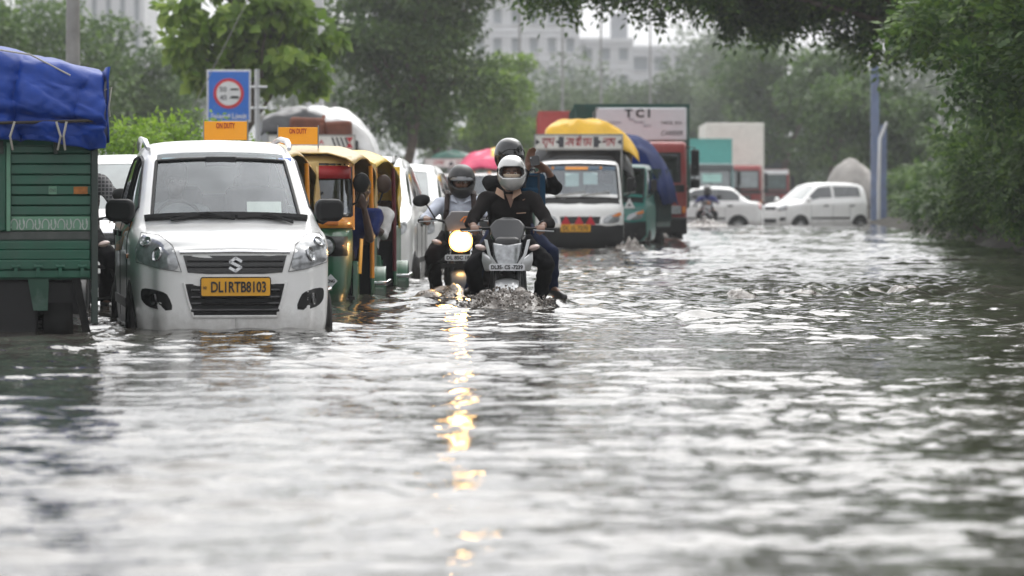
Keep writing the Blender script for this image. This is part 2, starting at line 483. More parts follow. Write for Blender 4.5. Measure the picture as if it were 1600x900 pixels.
# ------------------------------------------------------------------ vegetation
def leaf_quads(C, D, N, L, Wd_):
    'diamond leaves: base C, direction D, normal N (all n x 3), lengths L, widths'
    Sd = np.cross(D, N); Sd /= np.linalg.norm(Sd, axis=1, keepdims=True) + 1e-9
    L = L[:, None]; Wd_ = Wd_[:, None]
    mid = C + D * L * 0.45 - N * L * 0.04
    return np.stack([C, mid + Sd * Wd_ / 2, C + D * L - N * L * 0.12, mid - Sd * Wd_ / 2], 1)
def unit(a):
    return a / (np.linalg.norm(a, axis=-1, keepdims=True) + 1e-9)
def foliage(clumps, n, size, r, kind='broad', droop=0.3, aspect=0.55, k=9):
    'clumps: list of (centre, radii); returns the vertices of n leaves'
    cs = np.array([c for c, _ in clumps]); rs = np.array([q for _, q in clumps])
    wts = np.prod(rs, 1) ** 0.66; wts /= wts.sum()
    if kind == 'broad':
        id_ = r.choice(len(cs), n, p=wts)
        d = unit(r.normal(size=(n, 3))); rad = r.random(n) ** 0.42
        C = cs[id_] + d * rs[id_] * rad[:, None]
        D = unit(d * 0.7 + r.normal(size=(n, 3)) * 0.6 + np.array([0, 0, -droop]))
        N = unit(r.normal(size=(n, 3)) * 0.75 + np.array([0, 0, 1.0]))
        N = unit(N - D * np.sum(N * D, 1, keepdims=True))
        L = size * (0.6 + 0.7 * r.random(n))
        return leaf_quads(C, D, N, L, L * aspect)
    ns = n // k                                          # sprays: leaflets in two rows along a drooping twig
    id_ = r.choice(len(cs), ns, p=wts)
    d = unit(r.normal(size=(ns, 3)) * np.array([1, 1, 0.75])); rad = r.random(ns) ** 0.4
    C0 = cs[id_] + d * rs[id_] * rad[:, None]
    T = unit(d * np.array([1, 1, 0.45]) + r.normal(size=(ns, 3)) * 0.45 + np.array([0, 0, -droop]))
    N0 = unit(r.normal(size=(ns, 3)) * 0.4 + np.array([0, 0, 1.0])); N0 = unit(N0 - T * np.sum(N0 * T, 1, keepdims=True))
    B = np.cross(T, N0)
    TL = size * k * 0.28 * (0.7 + 0.6 * r.random(ns))
    out_ = []
    for q in range(k):
        s = 1 if q % 2 else -1; t = (q // 2 + 0.4) / (k / 2)
        if q == k - 1: D = T; t = 1.0
        else: D = unit(T * 0.6 + B * s)
        P = C0 + T * (TL * t)[:, None] - np.array([0, 0, 1.0]) * (TL * 0.35 * t * t)[:, None]
        Nq = unit(N0 + r.normal(size=(ns, 3)) * 0.25)
        L = size * (0.75 + 0.5 * r.random(ns))
        out_.append(leaf_quads(P, D, Nq, L, L * aspect))
    return np.concatenate(out_)
def crown_obj(name, Q, m, parent):
    V = Q.reshape(-1, 3)
    return np_mesh(name, V, np.arange(len(V)).reshape(-1, 4), m, parent, smooth=False)

BARK = mat('tree bark', (0.11, 0.085, 0.065), 0.9, var=0.4, scale=9, bump=0.8, bscale=30)
def limb(b, p0, p1, r0, r1, r, n=7, wob=0.08, seg=5):
    p0, p1 = Vector(p0), Vector(p1); pts = []
    L = (p1 - p0).length
    for i in range(seg + 1):
        t = i / seg; q = p0.lerp(p1, t)
        if 0 < i < seg: q += Vector(r.normal(size=3)) * L * wob * 0.35
        q.z += math.sin(t * PI) * L * 0.05
        pts.append(q)
    b.tube(pts, [r0 + (r1 - r0) * i / seg for i in range(seg + 1)], n)
    return pts
def tree(name, label, loc, H, trunk_h, cw, n, size, m, seed, group=None, kind='broad', nclump=26, csize=0.28, tr=0.12, cat='tree',
         shape=None, base_z=None, droop=0.3, lean=(0, 0), aspect=0.55, rz=0.0):
    r = np.random.default_rng(seed)
    z0 = float(ground_z(np.array(loc[0]), np.array(loc[1]))) - 0.05 if base_z is None else base_z
    t = thing(name, label, cat, (loc[0], loc[1], z0), rz, group)
    b = MB(); top = Vector((lean[0] * 0.6, lean[1] * 0.6, trunk_h))
    pts = limb(b, (0, 0, -0.2), top, tr * 1.25, tr * 0.8, r, 9)
    b.build('trunk', BARK, t)
    cl = []
    ch = (H - trunk_h * 0.75) / 2; cz = trunk_h * 0.75 + ch
    for i in range(nclump):
        d = unit(r.normal(size=3)); q = r.random() ** 0.5
        if shape is not None:
            c = shape(r, i, nclump)
        else:
            c = np.array([d[0] * cw / 2 * q * 0.86 + lean[0], d[1] * cw / 2 * q * 0.86 + lean[1], cz + d[2] * ch * q * 0.84])
        s = csize * cw * (0.55 + 0.75 * r.random())
        cl.append((c, np.array([s, s, s * (0.55 + 0.3 * r.random())])))
    lb = MB()
    for c, s in cl[::2]:
        mid = Vector(pts[-1]).lerp(Vector(c), 0.45) + Vector((0, 0, 0.1 * H * 0.2))
        limb(lb, pts[-1 if r.random() < .7 else -2], mid, tr * 0.5, tr * 0.28, r, 6, seg=3)
        limb(lb, mid, c, tr * 0.28, tr * 0.08, r, 5, seg=3)
        for _ in range(2):
            e = Vector(c) + Vector(r.normal(size=3)) * s[0] * 0.5
            limb(lb, Vector(mid).lerp(Vector(c), 0.6), e, tr * 0.12, tr * 0.04, r, 4, seg=2)
    lb.build('branches', BARK, t)['kind'] = 'stuff'
    Q = foliage(cl, n, size, r, kind, droop, aspect)
    crown_obj('crown', Q, m, t)
    return t

LF_BRIGHT = leafmat('bright broad leaves', rgb(64, 88, 36), rgb(116, 146, 56), rgb(166, 188, 88), 0.45)
LF_DARK = leafmat('dark evergreen leaves', rgb(42, 60, 30), rgb(74, 100, 50), rgb(116, 142, 76), 0.35)
LF_MID = leafmat('mid green leaves', rgb(44, 66, 30), rgb(76, 104, 46), rgb(120, 148, 70), 0.35)
LF_BUSH = leafmat('yellow green bush leaves', rgb(78, 112, 34), rgb(128, 162, 52), rgb(172, 198, 88), 0.45)
LF_FERN = leafmat('feathery dark leaves', rgb(34, 56, 26), rgb(68, 100, 42), rgb(132, 162, 76), 0.4)
LF_HEDGE = leafmat('hedge leaves', rgb(36, 58, 26), rgb(68, 100, 40), rgb(130, 160, 66), 0.36)
LF_FAR = leafmat('far haze-greyed leaves', rgb(46, 66, 38), rgb(78, 100, 56), rgb(112, 132, 78), 0.3)  # paler, greyer leaf tones put some distance haze into the colour

def pxtree(name, label, px, py_top, py_trunk, pw, Y, n, size, m, seed, **k):
    'tree whose crown is centred on column px, tops out at row py_top and is pw pixels wide'
    a = at(px, py_top, Y); c = at(px, py_trunk, Y)
    z0 = float(ground_z(np.array(a.x), np.array(Y))) - 0.05
    return tree(name, label, (a.x, Y), a.z - z0, max(0.6, c.z - z0), pw / F * Y, n, size, m, seed, **k)

# left verge
pxtree('leafy_tree', 'bright green broad-leaved tree behind the blue speed limit sign', 392, -150, 172, 280, 76, 4600, 0.30, LF_BRIGHT, 11, nclump=46, csize=0.115, tr=0.1, aspect=0.75, droop=0.7)
pxtree('dark_tree', 'tall dark evergreen tree with forked trunk behind the white truck roof load', 640, -190, 190, 300, 112, 30000, 0.20, LF_DARK, 12, nclump=40, csize=0.2, tr=0.16)
pxtree('small_round_tree', 'small round mid-green tree below the dark evergreen crown', 680, 92, 225, 105, 122, 7000, 0.16, LF_MID, 13, nclump=16, csize=0.27, tr=0.1)
pxtree('pale_tree', 'pale green loose tree right of the dark evergreen', 775, 62, 215, 170, 150, 11000, 0.24, LF_BRIGHT, 14, nclump=24, csize=0.22, tr=0.14)
for i, (px, pt, pw, Y, lab) in enumerate([
        (60, -30, 330, 120, 'large hazy mid-green tree behind the blue tarpaulin load'),
        (190, 58, 190, 135, 'hazy tree crown right of the concrete lamp pole'),
        (-120, -60, 260, 110, 'hazy tree beyond the frame edge behind the blue load'),
        (255, 110, 130, 150, 'low hazy tree behind the bright leafy crown')]):
    pxtree('broad_tree', lab, px, pt, 215, pw, Y, 15000, 0.22, LF_MID, 20 + i, group='trees behind the left verge', nclump=30, csize=0.2, tr=0.2)
# far treeline down the road, each tree its own
far = [(840, 150, 120, 230, 'far hazy tree behind the red container truck'), (905, 128, 130, 260, 'far hazy tree under the pale building, above the container truck'),
       (980, 118, 140, 290, 'far hazy tree in front of the long low building'), (1060, 112, 130, 275, 'far hazy tree above the right end of the large truck sign'),
       (1135, 120, 150, 250, 'far hazy tree above the white container truck'), (1225, 60, 200, 190, 'grey-green far tree above the hatchback at the crossing'),
       (1300, 50, 190, 170, 'darker far tree behind the blue steel column'), (1370, 90, 190, 150, 'far tree behind the grey bent pipe'),
       (735, 205, 130, 210, 'low far tree above the pink covered truck'), (800, 190, 110, 200, 'low far tree between the pink cover and the red container')]
for i, (px, pt, pw, Y, lab) in enumerate(far):
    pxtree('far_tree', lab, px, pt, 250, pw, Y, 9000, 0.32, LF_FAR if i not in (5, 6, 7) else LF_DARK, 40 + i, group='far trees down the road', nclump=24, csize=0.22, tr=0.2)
WOODL = ['background tree of the wood closing the road, %s' % q for q in ('outermost on the left', 'second from the left', 'third from the left, behind the dark evergreen', 'behind the pale tree', 'straight down the road above the riders', 'behind the large white signboard', 'behind the cream container', 'behind the far hatchback', 'outermost on the right')]
for i in range(9):                                       # wood closing the view behind them
    X = -70 + i * 18
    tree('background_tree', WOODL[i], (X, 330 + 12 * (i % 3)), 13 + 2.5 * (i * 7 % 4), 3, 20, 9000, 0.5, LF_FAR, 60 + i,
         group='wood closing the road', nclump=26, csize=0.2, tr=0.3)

def bush(name, label, x, y, wx, wy, h, n, size, m, seed, group=None, kind='broad', cat='bush', nclump=16, cr=.22):
    r = np.random.default_rng(seed)
    z0 = min(float(ground_z(np.array(x), np.array(y))), 0.3) - 0.05
    t = thing(name, label, cat, (x, y, z0), 0, group)
    cl, sb = [], MB()
    for i in range(nclump):
        a = r.random() * 2 * PI; q = r.random() ** 0.6
        zz = h * (0.12 + 0.78 * r.random()); sh = 1 - 0.35 * (zz / h)
        c = np.array([math.cos(a) * wx / 2 * q * sh, math.sin(a) * wy / 2 * q * sh, zz])
        s = cr * (wx + h) / 2 * (0.6 + 0.8 * r.random())
        cl.append((c, np.array([s, s, s * 0.8])))
        limb(sb, (c[0] * 0.3, c[1] * 0.3, 0), c, 0.025, 0.008, r, 5, seg=3)
    sb.build('stems', BARK, t)['kind'] = 'stuff'
    crown_obj('foliage', foliage(cl, n, size, r, kind), m, t)
    return t
# yellow-green bushes on the left verge
for i, (px, Y, wpx, pt, lab) in enumerate([(185, 48, 150, 172, 'yellow-green bush just right of the blue tarpaulin load'),
                                           (275, 50, 170, 160, 'yellow-green bush behind the white taxi roof, left of the sign'),
                                           (60, 50, 170, 190, 'yellow-green bush hidden behind the blue load'),
                                           (360, 58, 120, 196, 'yellow-green bush under the speed limit sign')]):
    p = at(px, pt, Y)
    bush('verge_bush', lab, p.x, Y, wpx / F * Y, 1.6, p.z * 1.12, 7500, 0.075, LF_BUSH, 80 + i, 'bushes on the left verge', nclump=26)
# right verge: bushes at the water's edge and big overhanging trees
edge = lambda y: 7.25 + 0.066 * (y - 52)
hb = [(56, 2.6), (59, 2.4), (62.5, 2.7), (66, 2.3), (70, 2.6), (75, 2.3), (80, 2.5), (86, 2.2), (93, 2.4), (101, 2.0), (110, 1.9), (119, 1.7), (128, 1.6)]
hl = ['largest and nearest leafy bush at the right water edge', 'second leafy bush along the right bank', 'third leafy bush along the right bank, yellowish tips',
      'fourth bush along the right bank', 'fifth bush along the right bank under the overhanging crown', 'sixth bush along the right bank',
      'seventh bush along the right bank', 'eighth bush along the right bank', 'ninth bush right of the bent grey pipe', 'bush at the foot of the bent grey pipe',
      'small bush behind the blue column foot', 'small bush beside the hatchback tail', 'farthest small bush on the right bank']
for i, (y, h) in enumerate(hb):
    bush('bank_bush', hl[i], edge(y) + (1.25 if y < 85 else 1.7) + 0.2 * math.sin(i * 2.3), y, 3.0 if y < 85 else 2.4, 3.4 + 0.02 * y, h, 17000 if y < 90 else 7000, 0.085 if y < 90 else 0.12, LF_HEDGE if i % 3 else LF_MID, 100 + i,
         'bushes along the right bank', 'spray', nclump=22, cr=.17)
for i, (px, lab) in enumerate([(1040, 'low far undergrowth left of the white container lorry'), (1120, 'low far undergrowth behind the teal topped lorry'), (1185, 'low far undergrowth behind the cream container'), (1240, 'low far undergrowth above the hatchback bonnet'), (1290, 'low far undergrowth above the hatchback roof'), (1340, 'low far undergrowth left of the blue steel column'), (1400, 'low far undergrowth right of the blue steel column')]):
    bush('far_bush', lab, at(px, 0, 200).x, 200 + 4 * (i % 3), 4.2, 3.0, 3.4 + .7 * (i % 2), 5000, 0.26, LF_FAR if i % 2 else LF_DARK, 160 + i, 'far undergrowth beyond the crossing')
def canopy_shape(cx, cy, cz, rx, ry, rz):
    def f(r, i, n):
        d = unit(r.normal(size=3)); q = r.random() ** 0.45
        return np.array([cx + d[0] * rx * q, cy + d[1] * ry * q, cz + d[2] * rz * q])
    return f
def tall_shape(cs):                                      # low feathery skirt plus a high crown above the frame
    a, b_ = canopy_shape(*cs), canopy_shape(-1.6, 0, 8.6, 3.6, 4.4, 3.2)
    return lambda r, i, n: a(r, i, n) if i % 5 < 3 else b_(r, i, n)
def reach_shape(r, i, n):                                # crown that sends long limbs out over the road
    k = i % 6
    return canopy_shape(-4.4, 0, 5.15, 3.6, 3.6, 1.6)(r, i, n) if k < 3 else canopy_shape(-8.8, 0, 5.45, 2.9, 3.2, 1.2)(r, i, n) if k < 5 else canopy_shape(-5.5, 0, 9.0, 5.0, 4.0, 2.6)(r, i, n)
bt = [  # x, y, height, trunk, width, leaves, canopy (cx,cy,cz,rx,ry,rz)
    (10.6, 46, 8.5, 2.6, 7.0, 80000, (-2.9, 2, 3.9, 2.9, 4.0, 2.2), 'nearest overhanging feathery tree on the right, filling the upper corner'),
    (11.8, 58, 9.5, 2.8, 8.0, 90000, (-2.6, 0, 4.3, 3.1, 4.2, 2.5), 'second overhanging feathery tree over the bank bushes'),
    (11.8, 71, 9.5, 3.0, 9.0, 150000, (-5.6, 0, 5.7, 4.3, 4.0, 1.8), 'dark tree reaching far out over the road at the top'),
    (17.0, 84, 9.0, 2.8, 8.0, 26000, (-2.0, 0, 4.8, 3.8, 4.0, 2.9), 'dark tree behind the overhanging ones near the steel column'),
    (17.5, 100, 9.0, 2.8, 8.0, 20000, (-1.2, 0, 4.6, 4.0, 4.0, 3.2), 'rear tree on the right bank behind the steel column')]
for i, (x, y, H, th, cw, n, cs, lab) in enumerate(bt):
    tree('overhanging_tree', lab, (x, y), H, th, cw, n, 0.145 if y < 80 else 0.18, LF_FERN, 120 + i, 'trees overhanging the right bank', 'spray', nclump=60, csize=0.12, tr=0.2,
         shape=reach_shape if i == 2 else tall_shape(cs) if i < 2 else canopy_shape(*cs), droop=0.25, aspect=0.5)
for i, (x, y) in enumerate([(7.6, 18), (8.8, 29), (9.8, 38)]):      # their neighbours beside the camera, mirrored in the water
    tree('roadside_tree', ['roadside tree nearest the camera on the right bank', 'second roadside tree on the right bank', 'third roadside tree, just before the overhanging ones'][i], (x, y), 9.5, 3.0, 6.5, 9000, 0.3, LF_DARK, 140 + i, 'roadside trees beside the camera', nclump=34, csize=0.18, tr=0.2,
         shape=canopy_shape(0.6, 0, 6.0, 2.6, 4.2, 3.4))

# ------------------------------------------------------------------ buildings
BWHITE = mat('pale rendered wall', (0.62, 0.62, 0.63), 0.85, var=0.06, scale=0.3)
BGREY = mat('grey rendered wall', (0.36, 0.37, 0.39), 0.85, var=0.08, scale=0.3)
BWIN = mat('window glass of far buildings', (0.22, 0.24, 0.26), 0.3, var=0.2, scale=0.5)
SLABG = mat('concrete', (0.33, 0.32, 0.30), 0.9, var=0.15, scale=2, bump=0.2, bscale=25, dirt=0.3)
def block(label, x0, x1, y0, y1, z1, fl, ncol, win=(0.6, 0.5), wall=BWHITE, roof=None, skip=lambda r, c: False, name='building', bands=True):
    t = thing(name, label, 'building', ((x0 + x1) / 2, y0, 0))
    W_, D = x1 - x0, y1 - y0
    MB().span(-W_ / 2, W_ / 2, 0, D, 0, z1).build('wall', wall, t, smooth=0)
    fh = z1 / fl; cwid = W_ / ncol
    wm, sm = None, None
    for r_ in range(fl):
        for c in range(ncol):
            if skip(r_, c): continue
            ww, wh = cwid * win[0], fh * win[1]
            cx, cz = -W_ / 2 + (c + 0.5) * cwid, (r_ + 0.52) * fh
            if wm is None:
                f = MB()
                for a, b_ in ((-ww / 2 - .06, -ww / 2 + .06), (ww / 2 - .06, ww / 2 + .06)): f.span(a, b_, -.12, .1, -wh / 2, wh / 2)
                f.span(-ww / 2 - .15, ww / 2 + .15, -.25, .1, -wh / 2 - .16, -wh / 2); f.span(-ww / 2 - .15, ww / 2 + .15, -.45, .1, wh / 2, wh / 2 + .14)
                o = f.build('window', wall, t, smooth=0); wm = o.data
                p = MB().span(-ww / 2 + .06, ww / 2 - .06, -.03, .06, -wh / 2, wh / 2).build('pane', BWIN, o, smooth=0); sm = p.data
                o.location = (cx, 0, cz)
            else:
                o = mesh_obj('window', wm, t, (cx, 0, cz)); mesh_obj('pane', sm, o)
        if bands and r_: MB().span(-W_ / 2 - .1, W_ / 2 + .1, -.18, .05, r_ * fh - .12, r_ * fh + .12).build('ledge', wall, t, smooth=0)
    MB().span(-W_ / 2 - .15, W_ / 2 + .15, -.3, D, z1 - .25, z1 + .35).build('parapet', wall, t, smooth=0)
    if roof: roof(t, W_, D, z1)
    return t
Yb = 430; s = Yb / F
def roof_stair(t, W_, D, z1):
    MB().span(W_ * .12, W_ * .42, 2, 8, z1 + .3, z1 + 3.4).build('roof_room', BGREY, t, smooth=0)
block('tall pale apartment block behind the pale tree', (735 - 800) * s, (905 - 800) * s, Yb, Yb + 14, 30, 9, 6, (0.5, 0.5))
block('pale block with grey roof room stepping down to the right', (905 - 800) * s, (990 - 800) * s, Yb + 4, Yb + 18, .94 + (305 - 62) * s, 6, 3, (0.55, 0.45), roof=roof_stair)
block('long low white building with dark horizontal window bays', (960 - 800) * s, (1230 - 800) * s, Yb + 20, Yb + 36, .94 + (305 - 76) * (Yb + 20) / F, 5, 8, (0.72, 0.45))
Yb2 = 340; s2 = Yb2 / F
block('white striped tower block above the left trees', (25 - 800) * s2, (225 - 800) * s2, Yb2, Yb2 + 14, 30, 9, 9, (0.42, 0.86), wall=BWHITE, bands=False)
# white pillar and grey wall behind the leafy tree
t = thing('gate_pillar', 'white rectangular pillar rising behind the leafy tree', 'pillar', (at(492, 0, 92).x, 92, 0))
MB().box((0, 0, 3.2), (0.42, 0.42, 6.6)).build('shaft', BWHITE, t, bevel=0.02); MB().box((0, 0, .2), (0.6, 0.6, 0.5)).build('plinth', SLABG, t, bevel=0.02)
t = thing('boundary_wall', 'grey boundary wall behind the leafy tree and white pillar', 'wall', (at(455, 0, 93).x, 93.5, 0))
MB().box((0, 0, 1.35), (1.7, 0.25, 3.0)).build('panel', BGREY, t, bevel=0.01); MB().box((0, 0, 2.9), (1.8, 0.36, 0.12)).build('coping', SLABG, t, bevel=0.01)
# ------------------------------------------------------------------ poles
POLE = mat('weathered pole metal', (0.28, 0.275, 0.27), 0.6, 0.3, var=0.15, scale=4, dirt=0.3)
def lamp_pole(label, px, Y, h, r0, group, arm=-1):
    x = at(px, 0, Y).x
    t = thing('lamp_pole', label, 'lamp pole', (x, Y, float(ground_z(np.array(x), np.array(Y)))), 0, group)
    b = MB(); b.tube([(0, 0, 0), (0, 0, h * .5), (0, 0, h)], [r0, r0 * .8, r0 * .55], 12); b.build('pole', POLE, t)
    MB().cyl((0, 0, 0), (0, 0, .6), r0 * 1.5, r0 * 1.4, 12).build('base', SLABG, t)
    MB().tube([(0, 0, h - .05), (arm * .5, 0, h + .35), (arm * 1.6, 0, h + .55)], r0 * .35, 8).build('arm', POLE, t)
    b = MB(); b.ell((arm * 1.95, 0, h + .55), (.42, .16, .08), 12, 6); b.build('lamp_head', STEEL, t)
    return t
lamp_pole('thick concrete-grey lamp pole rising behind the blue tarpaulin load', 114, 56, 8.5, 0.125, None, 1)
for px, Y, lab in [(812, 190, 'first thin far lamp pole, left of the pale blocks'), (879, 200, 'second thin far lamp pole, in front of the pale block'), (939, 215, 'third thin far lamp pole, below the roof room'), (1016, 235, 'fourth thin far lamp pole against the white sky'), (702, 130, 'lamp pole between the dark tree and the pale tree')]:
    lamp_pole(lab, px, Y, 12.5, 0.085, 'far lamp poles', 1)
# speed limit sign
SIGNB = mat('sign blue', rgb(30, 108, 205), 0.4, var=0.06, dirt=0.1)
SIGNW = mat('sign white', (0.72, 0.72, 0.72), 0.4, var=0.05)
SIGNR = mat('sign red', rgb(205, 40, 45), 0.4, var=0.05)
Ys = 70; k = Ys / F
c = at(357.5, 150, Ys)
t = thing('road_sign', 'blue speed limit sign with red ringed 50 and 40 on a grey post', 'road sign', (c.x, Ys, 0))
z = c.z; w_, h_ = 69 * k, 82 * k
MB().box((0, 0, z), (w_, .03, h_)).build('panel_border', SIGNW, t, bevel=.008)
MB().box((0, -.02, z), (w_ - .07, .014, h_ - .07)).build('panel', SIGNB, t)
zc = z + 4 * k; rr = 23.5 * k
MB().lathe([(0.001, -.012), (rr, -.012), (rr, .0), (0.001, 0)], (0, -.03, zc), 'Y', 40).build('red_ring', SIGNR, t)
MB().lathe([(0.001, -.012), (rr * .8, -.012), (rr * .8, .0), (0.001, 0)], (0, -.038, zc), 'Y', 40).build('white_disc', SIGNW, t)
GREYINK = mat('sign grey ink', (0.12, 0.12, 0.13), 0.5, var=0.1)
text('50', .17, GREYINK, t, (-8.5 * k, -.054, zc + 6.5 * k), height=8 * k, width=11 * k, bold=.003)
text('40', .17, GREYINK, t, (-8.5 * k, -.054, zc - 6.5 * k), height=8 * k, width=11 * k, bold=.003)
for zz, hh in ((6.5, 2.5), (-6.5, 4)):                    # vehicle pictograms, long low silhouettes
    b = MB(); b.prism([(0, 0), (14 * k, 0), (14 * k, hh * k * .7), (12 * k, hh * k), (3 * k, hh * k), (1.5 * k, hh * k * .6), (0, hh * k * .5)], 'Y', -.004, .004)
    b.M = Matrix.Identity(4); o = b.build('pictogram', INK, t, smooth=0); o.location = (2 * k, -.055, zc + zz * k - 1.5 * k)
text('Speed', .2, SIGNW, t, (-13 * k, -.03, z - h_ / 2 + 8.5 * k), width=30 * k, height=10 * k, bold=.004); text('Limit', .2, SIGNW, t, (17 * k, -.03, z - h_ / 2 + 9.5 * k), width=23 * k, height=8.5 * k, bold=.004)
MB().tube([(44 * k, .06, -.3), (44 * k, .06, z + 42 * k)], .05, 10).build('post', SILVERP, t)
for dz in (14, -19):
    MB().tube([(-30 * k, .03, z + dz * k), (60 * k, .03, z + dz * k)], .022, 8).build('crossbar', SILVERP, t)
# blue steel column pair, bent grey pipe, grey sheet heap at the crossing
BLUEC = mat('faded blue column paint', rgb(104, 118, 148), 0.7, var=0.12, scale=3, dirt=0.35)
Yc = 124
for px, wd, pt, lab in [(1367, 12, 92, 'tall faded blue square steel column on the right bank'), (1383, 9, 190, 'short faded blue post beside the tall column')]:
    p = at(px, pt, Yc); kk = Yc / F
    t = thing('steel_column', lab, 'column', (p.x, Yc + (0 if wd > 10 else .6), -.1))
    MB().box((0, 0, (p.z) / 2), (wd * kk, .3, p.z)).build('shaft', BLUEC, t, bevel=.01)
    for q in range(1, 6 if wd > 10 else 3): MB().box((0, 0, q * p.z / 6), (wd * kk + .03, .34, .05)).build('band', BLUEC, t, bevel=.005)
    MB().box((0, 0, .1), (wd * kk + .2, .5, .2)).build('base_plate', SLABG, t, bevel=.01)
p0, p1, p2 = at(1373, 322, 122), at(1375, 212, 122), at(1386, 186, 122)
t = thing('bent_pipe', 'pale grey pipe bent over at the top beside the blue column', 'pipe', (p0.x, 122, -.1))
MB().tube([(0, 0, 0), (0, 0, p1.z * .5), (p1.x - p0.x, 0, p1.z), (p2.x - p0.x, .05, p2.z)], .06, 10).build('tube', SILVERP, t); MB().cyl((0, 0, 0), (0, 0, .15), .11, .1).build('collar', STEEL, t)
p = at(1330, 262, 134)
TARPG = mat('grey canvas sheet', (0.36, 0.34, 0.32), 0.85, var=0.18, scale=3, bump=0.4, bscale=8, dirt=0.3)
t = thing('canvas_shelter', 'grey canvas shelter bulging behind the bushes at the crossing', 'shelter', (p.x, 134, 0.1))
G = []
for i in range(13):
    u = i / 12; row = []
    for j in range(15):
        v = j / 14; x = (v - .5) * 1.9; h = 2.15 * (math.sin(PI * (0.06 + .88 * v)) ** .55) * max(.02, math.sin(PI * u)) ** .35 + .05 * math.sin(v * 23 + u * 5)
        row.append((x + .1 * math.sin(u * 7), (u - .5) * 2.4, h))
    G.append(row)
MB().grid(G).build('canvas', TARPG, t, solid=.02)
for sx in (-.8, .8): MB().cyl((sx, -1.1, 0), (sx, -1.1, 1.2), .04).build('pole', POLE, t)

# ------------------------------------------------------------------ haze
hz = MB().span(-160, 160, -20, 520, -2, 48).build('haze', None, smooth=0)
hm = bpy.data.materials.new('haze air'); hm.use_nodes = True
n = hm.node_tree; n.nodes.clear()
o = n.nodes.new('ShaderNodeOutputMaterial'); v = n.nodes.new('ShaderNodeVolumePrincipled')
v.inputs['Color'].default_value = (0.93, 0.95, 0.96, 1); v.inputs['Density'].default_value = 0.00062; v.inputs['Anisotropy'].default_value = 0.0
n.links.new(v.outputs[0], o.inputs['Volume'])
hm.cycles.homogeneous_volume = True
hz.data.materials.append(hm); tag(hz, kind='stuff')

pa, pb = at(362, 50, 69), at(300, 172, 69)
gw = thing('guy_wire', 'thin slanting wire crossing the top left corner of the blue road sign', 'wire', (pa.x, 69, pa.z))
MB().tube([(0, 0, 0), (pb.x - pa.x, 0, pb.z - pa.z)], .008, 5).build('cable', POLE, gw); MB().tube([(0, 0, 0), (.9, 0, 1.8)], .008, 5).build('upper_cable', POLE, gw)
# ================================================================== CARS
ROAD = -0.30                                             # road level under the flood
def pchip(t, y, q):
    'monotone cubic through (t, y) at q; y: (n, ...)'
    t = np.asarray(t, float); y = np.asarray(y, float); n = len(t)
    if n == 2:
        u = ((q - t[0]) / (t[1] - t[0])).reshape(-1, *([1] * (y.ndim - 1)))
        return y[0] * (1 - u) + y[1] * u
    sh = [-1] + [1] * (y.ndim - 1)
    h = np.diff(t).reshape(sh); d = np.diff(y, axis=0) / h
    m = np.zeros_like(y)
    w1 = 2 * h[1:] + h[:-1]; w2 = h[1:] + 2 * h[:-1]
    with np.errstate(divide='ignore', invalid='ignore'):
        hm_ = (w1 + w2) / (w1 / d[:-1] + w2 / d[1:])
    m[1:-1] = np.where(d[:-1] * d[1:] > 0, hm_, 0)
    m[0], m[-1] = d[0], d[-1]
    k = np.clip(np.searchsorted(t, q, side='right') - 1, 0, n - 2)
    hh = (t[k + 1] - t[k]); u = ((q - t[k]) / hh).reshape(sh); hh = hh.reshape(sh)
    return (y[k] * (2 * u**3 - 3 * u**2 + 1) + m[k] * hh * (u**3 - 2 * u**2 + u) + y[k + 1] * (-2 * u**3 + 3 * u**2) + m[k + 1] * hh * (u**3 - u**2))
def piecewise(y, sub, breaks):
    n = len(y); idx = sorted(set([0] + list(breaks) + [n - 1])); outp = []
    for a, b in zip(idx[:-1], idx[1:]):
        q = np.linspace(a, b, (b - a) * sub + 1)
        v = pchip(np.arange(a, b + 1), y[a:b + 1], q)
        outp.append(v if a == 0 else v[1:])
    return np.concatenate(outp)

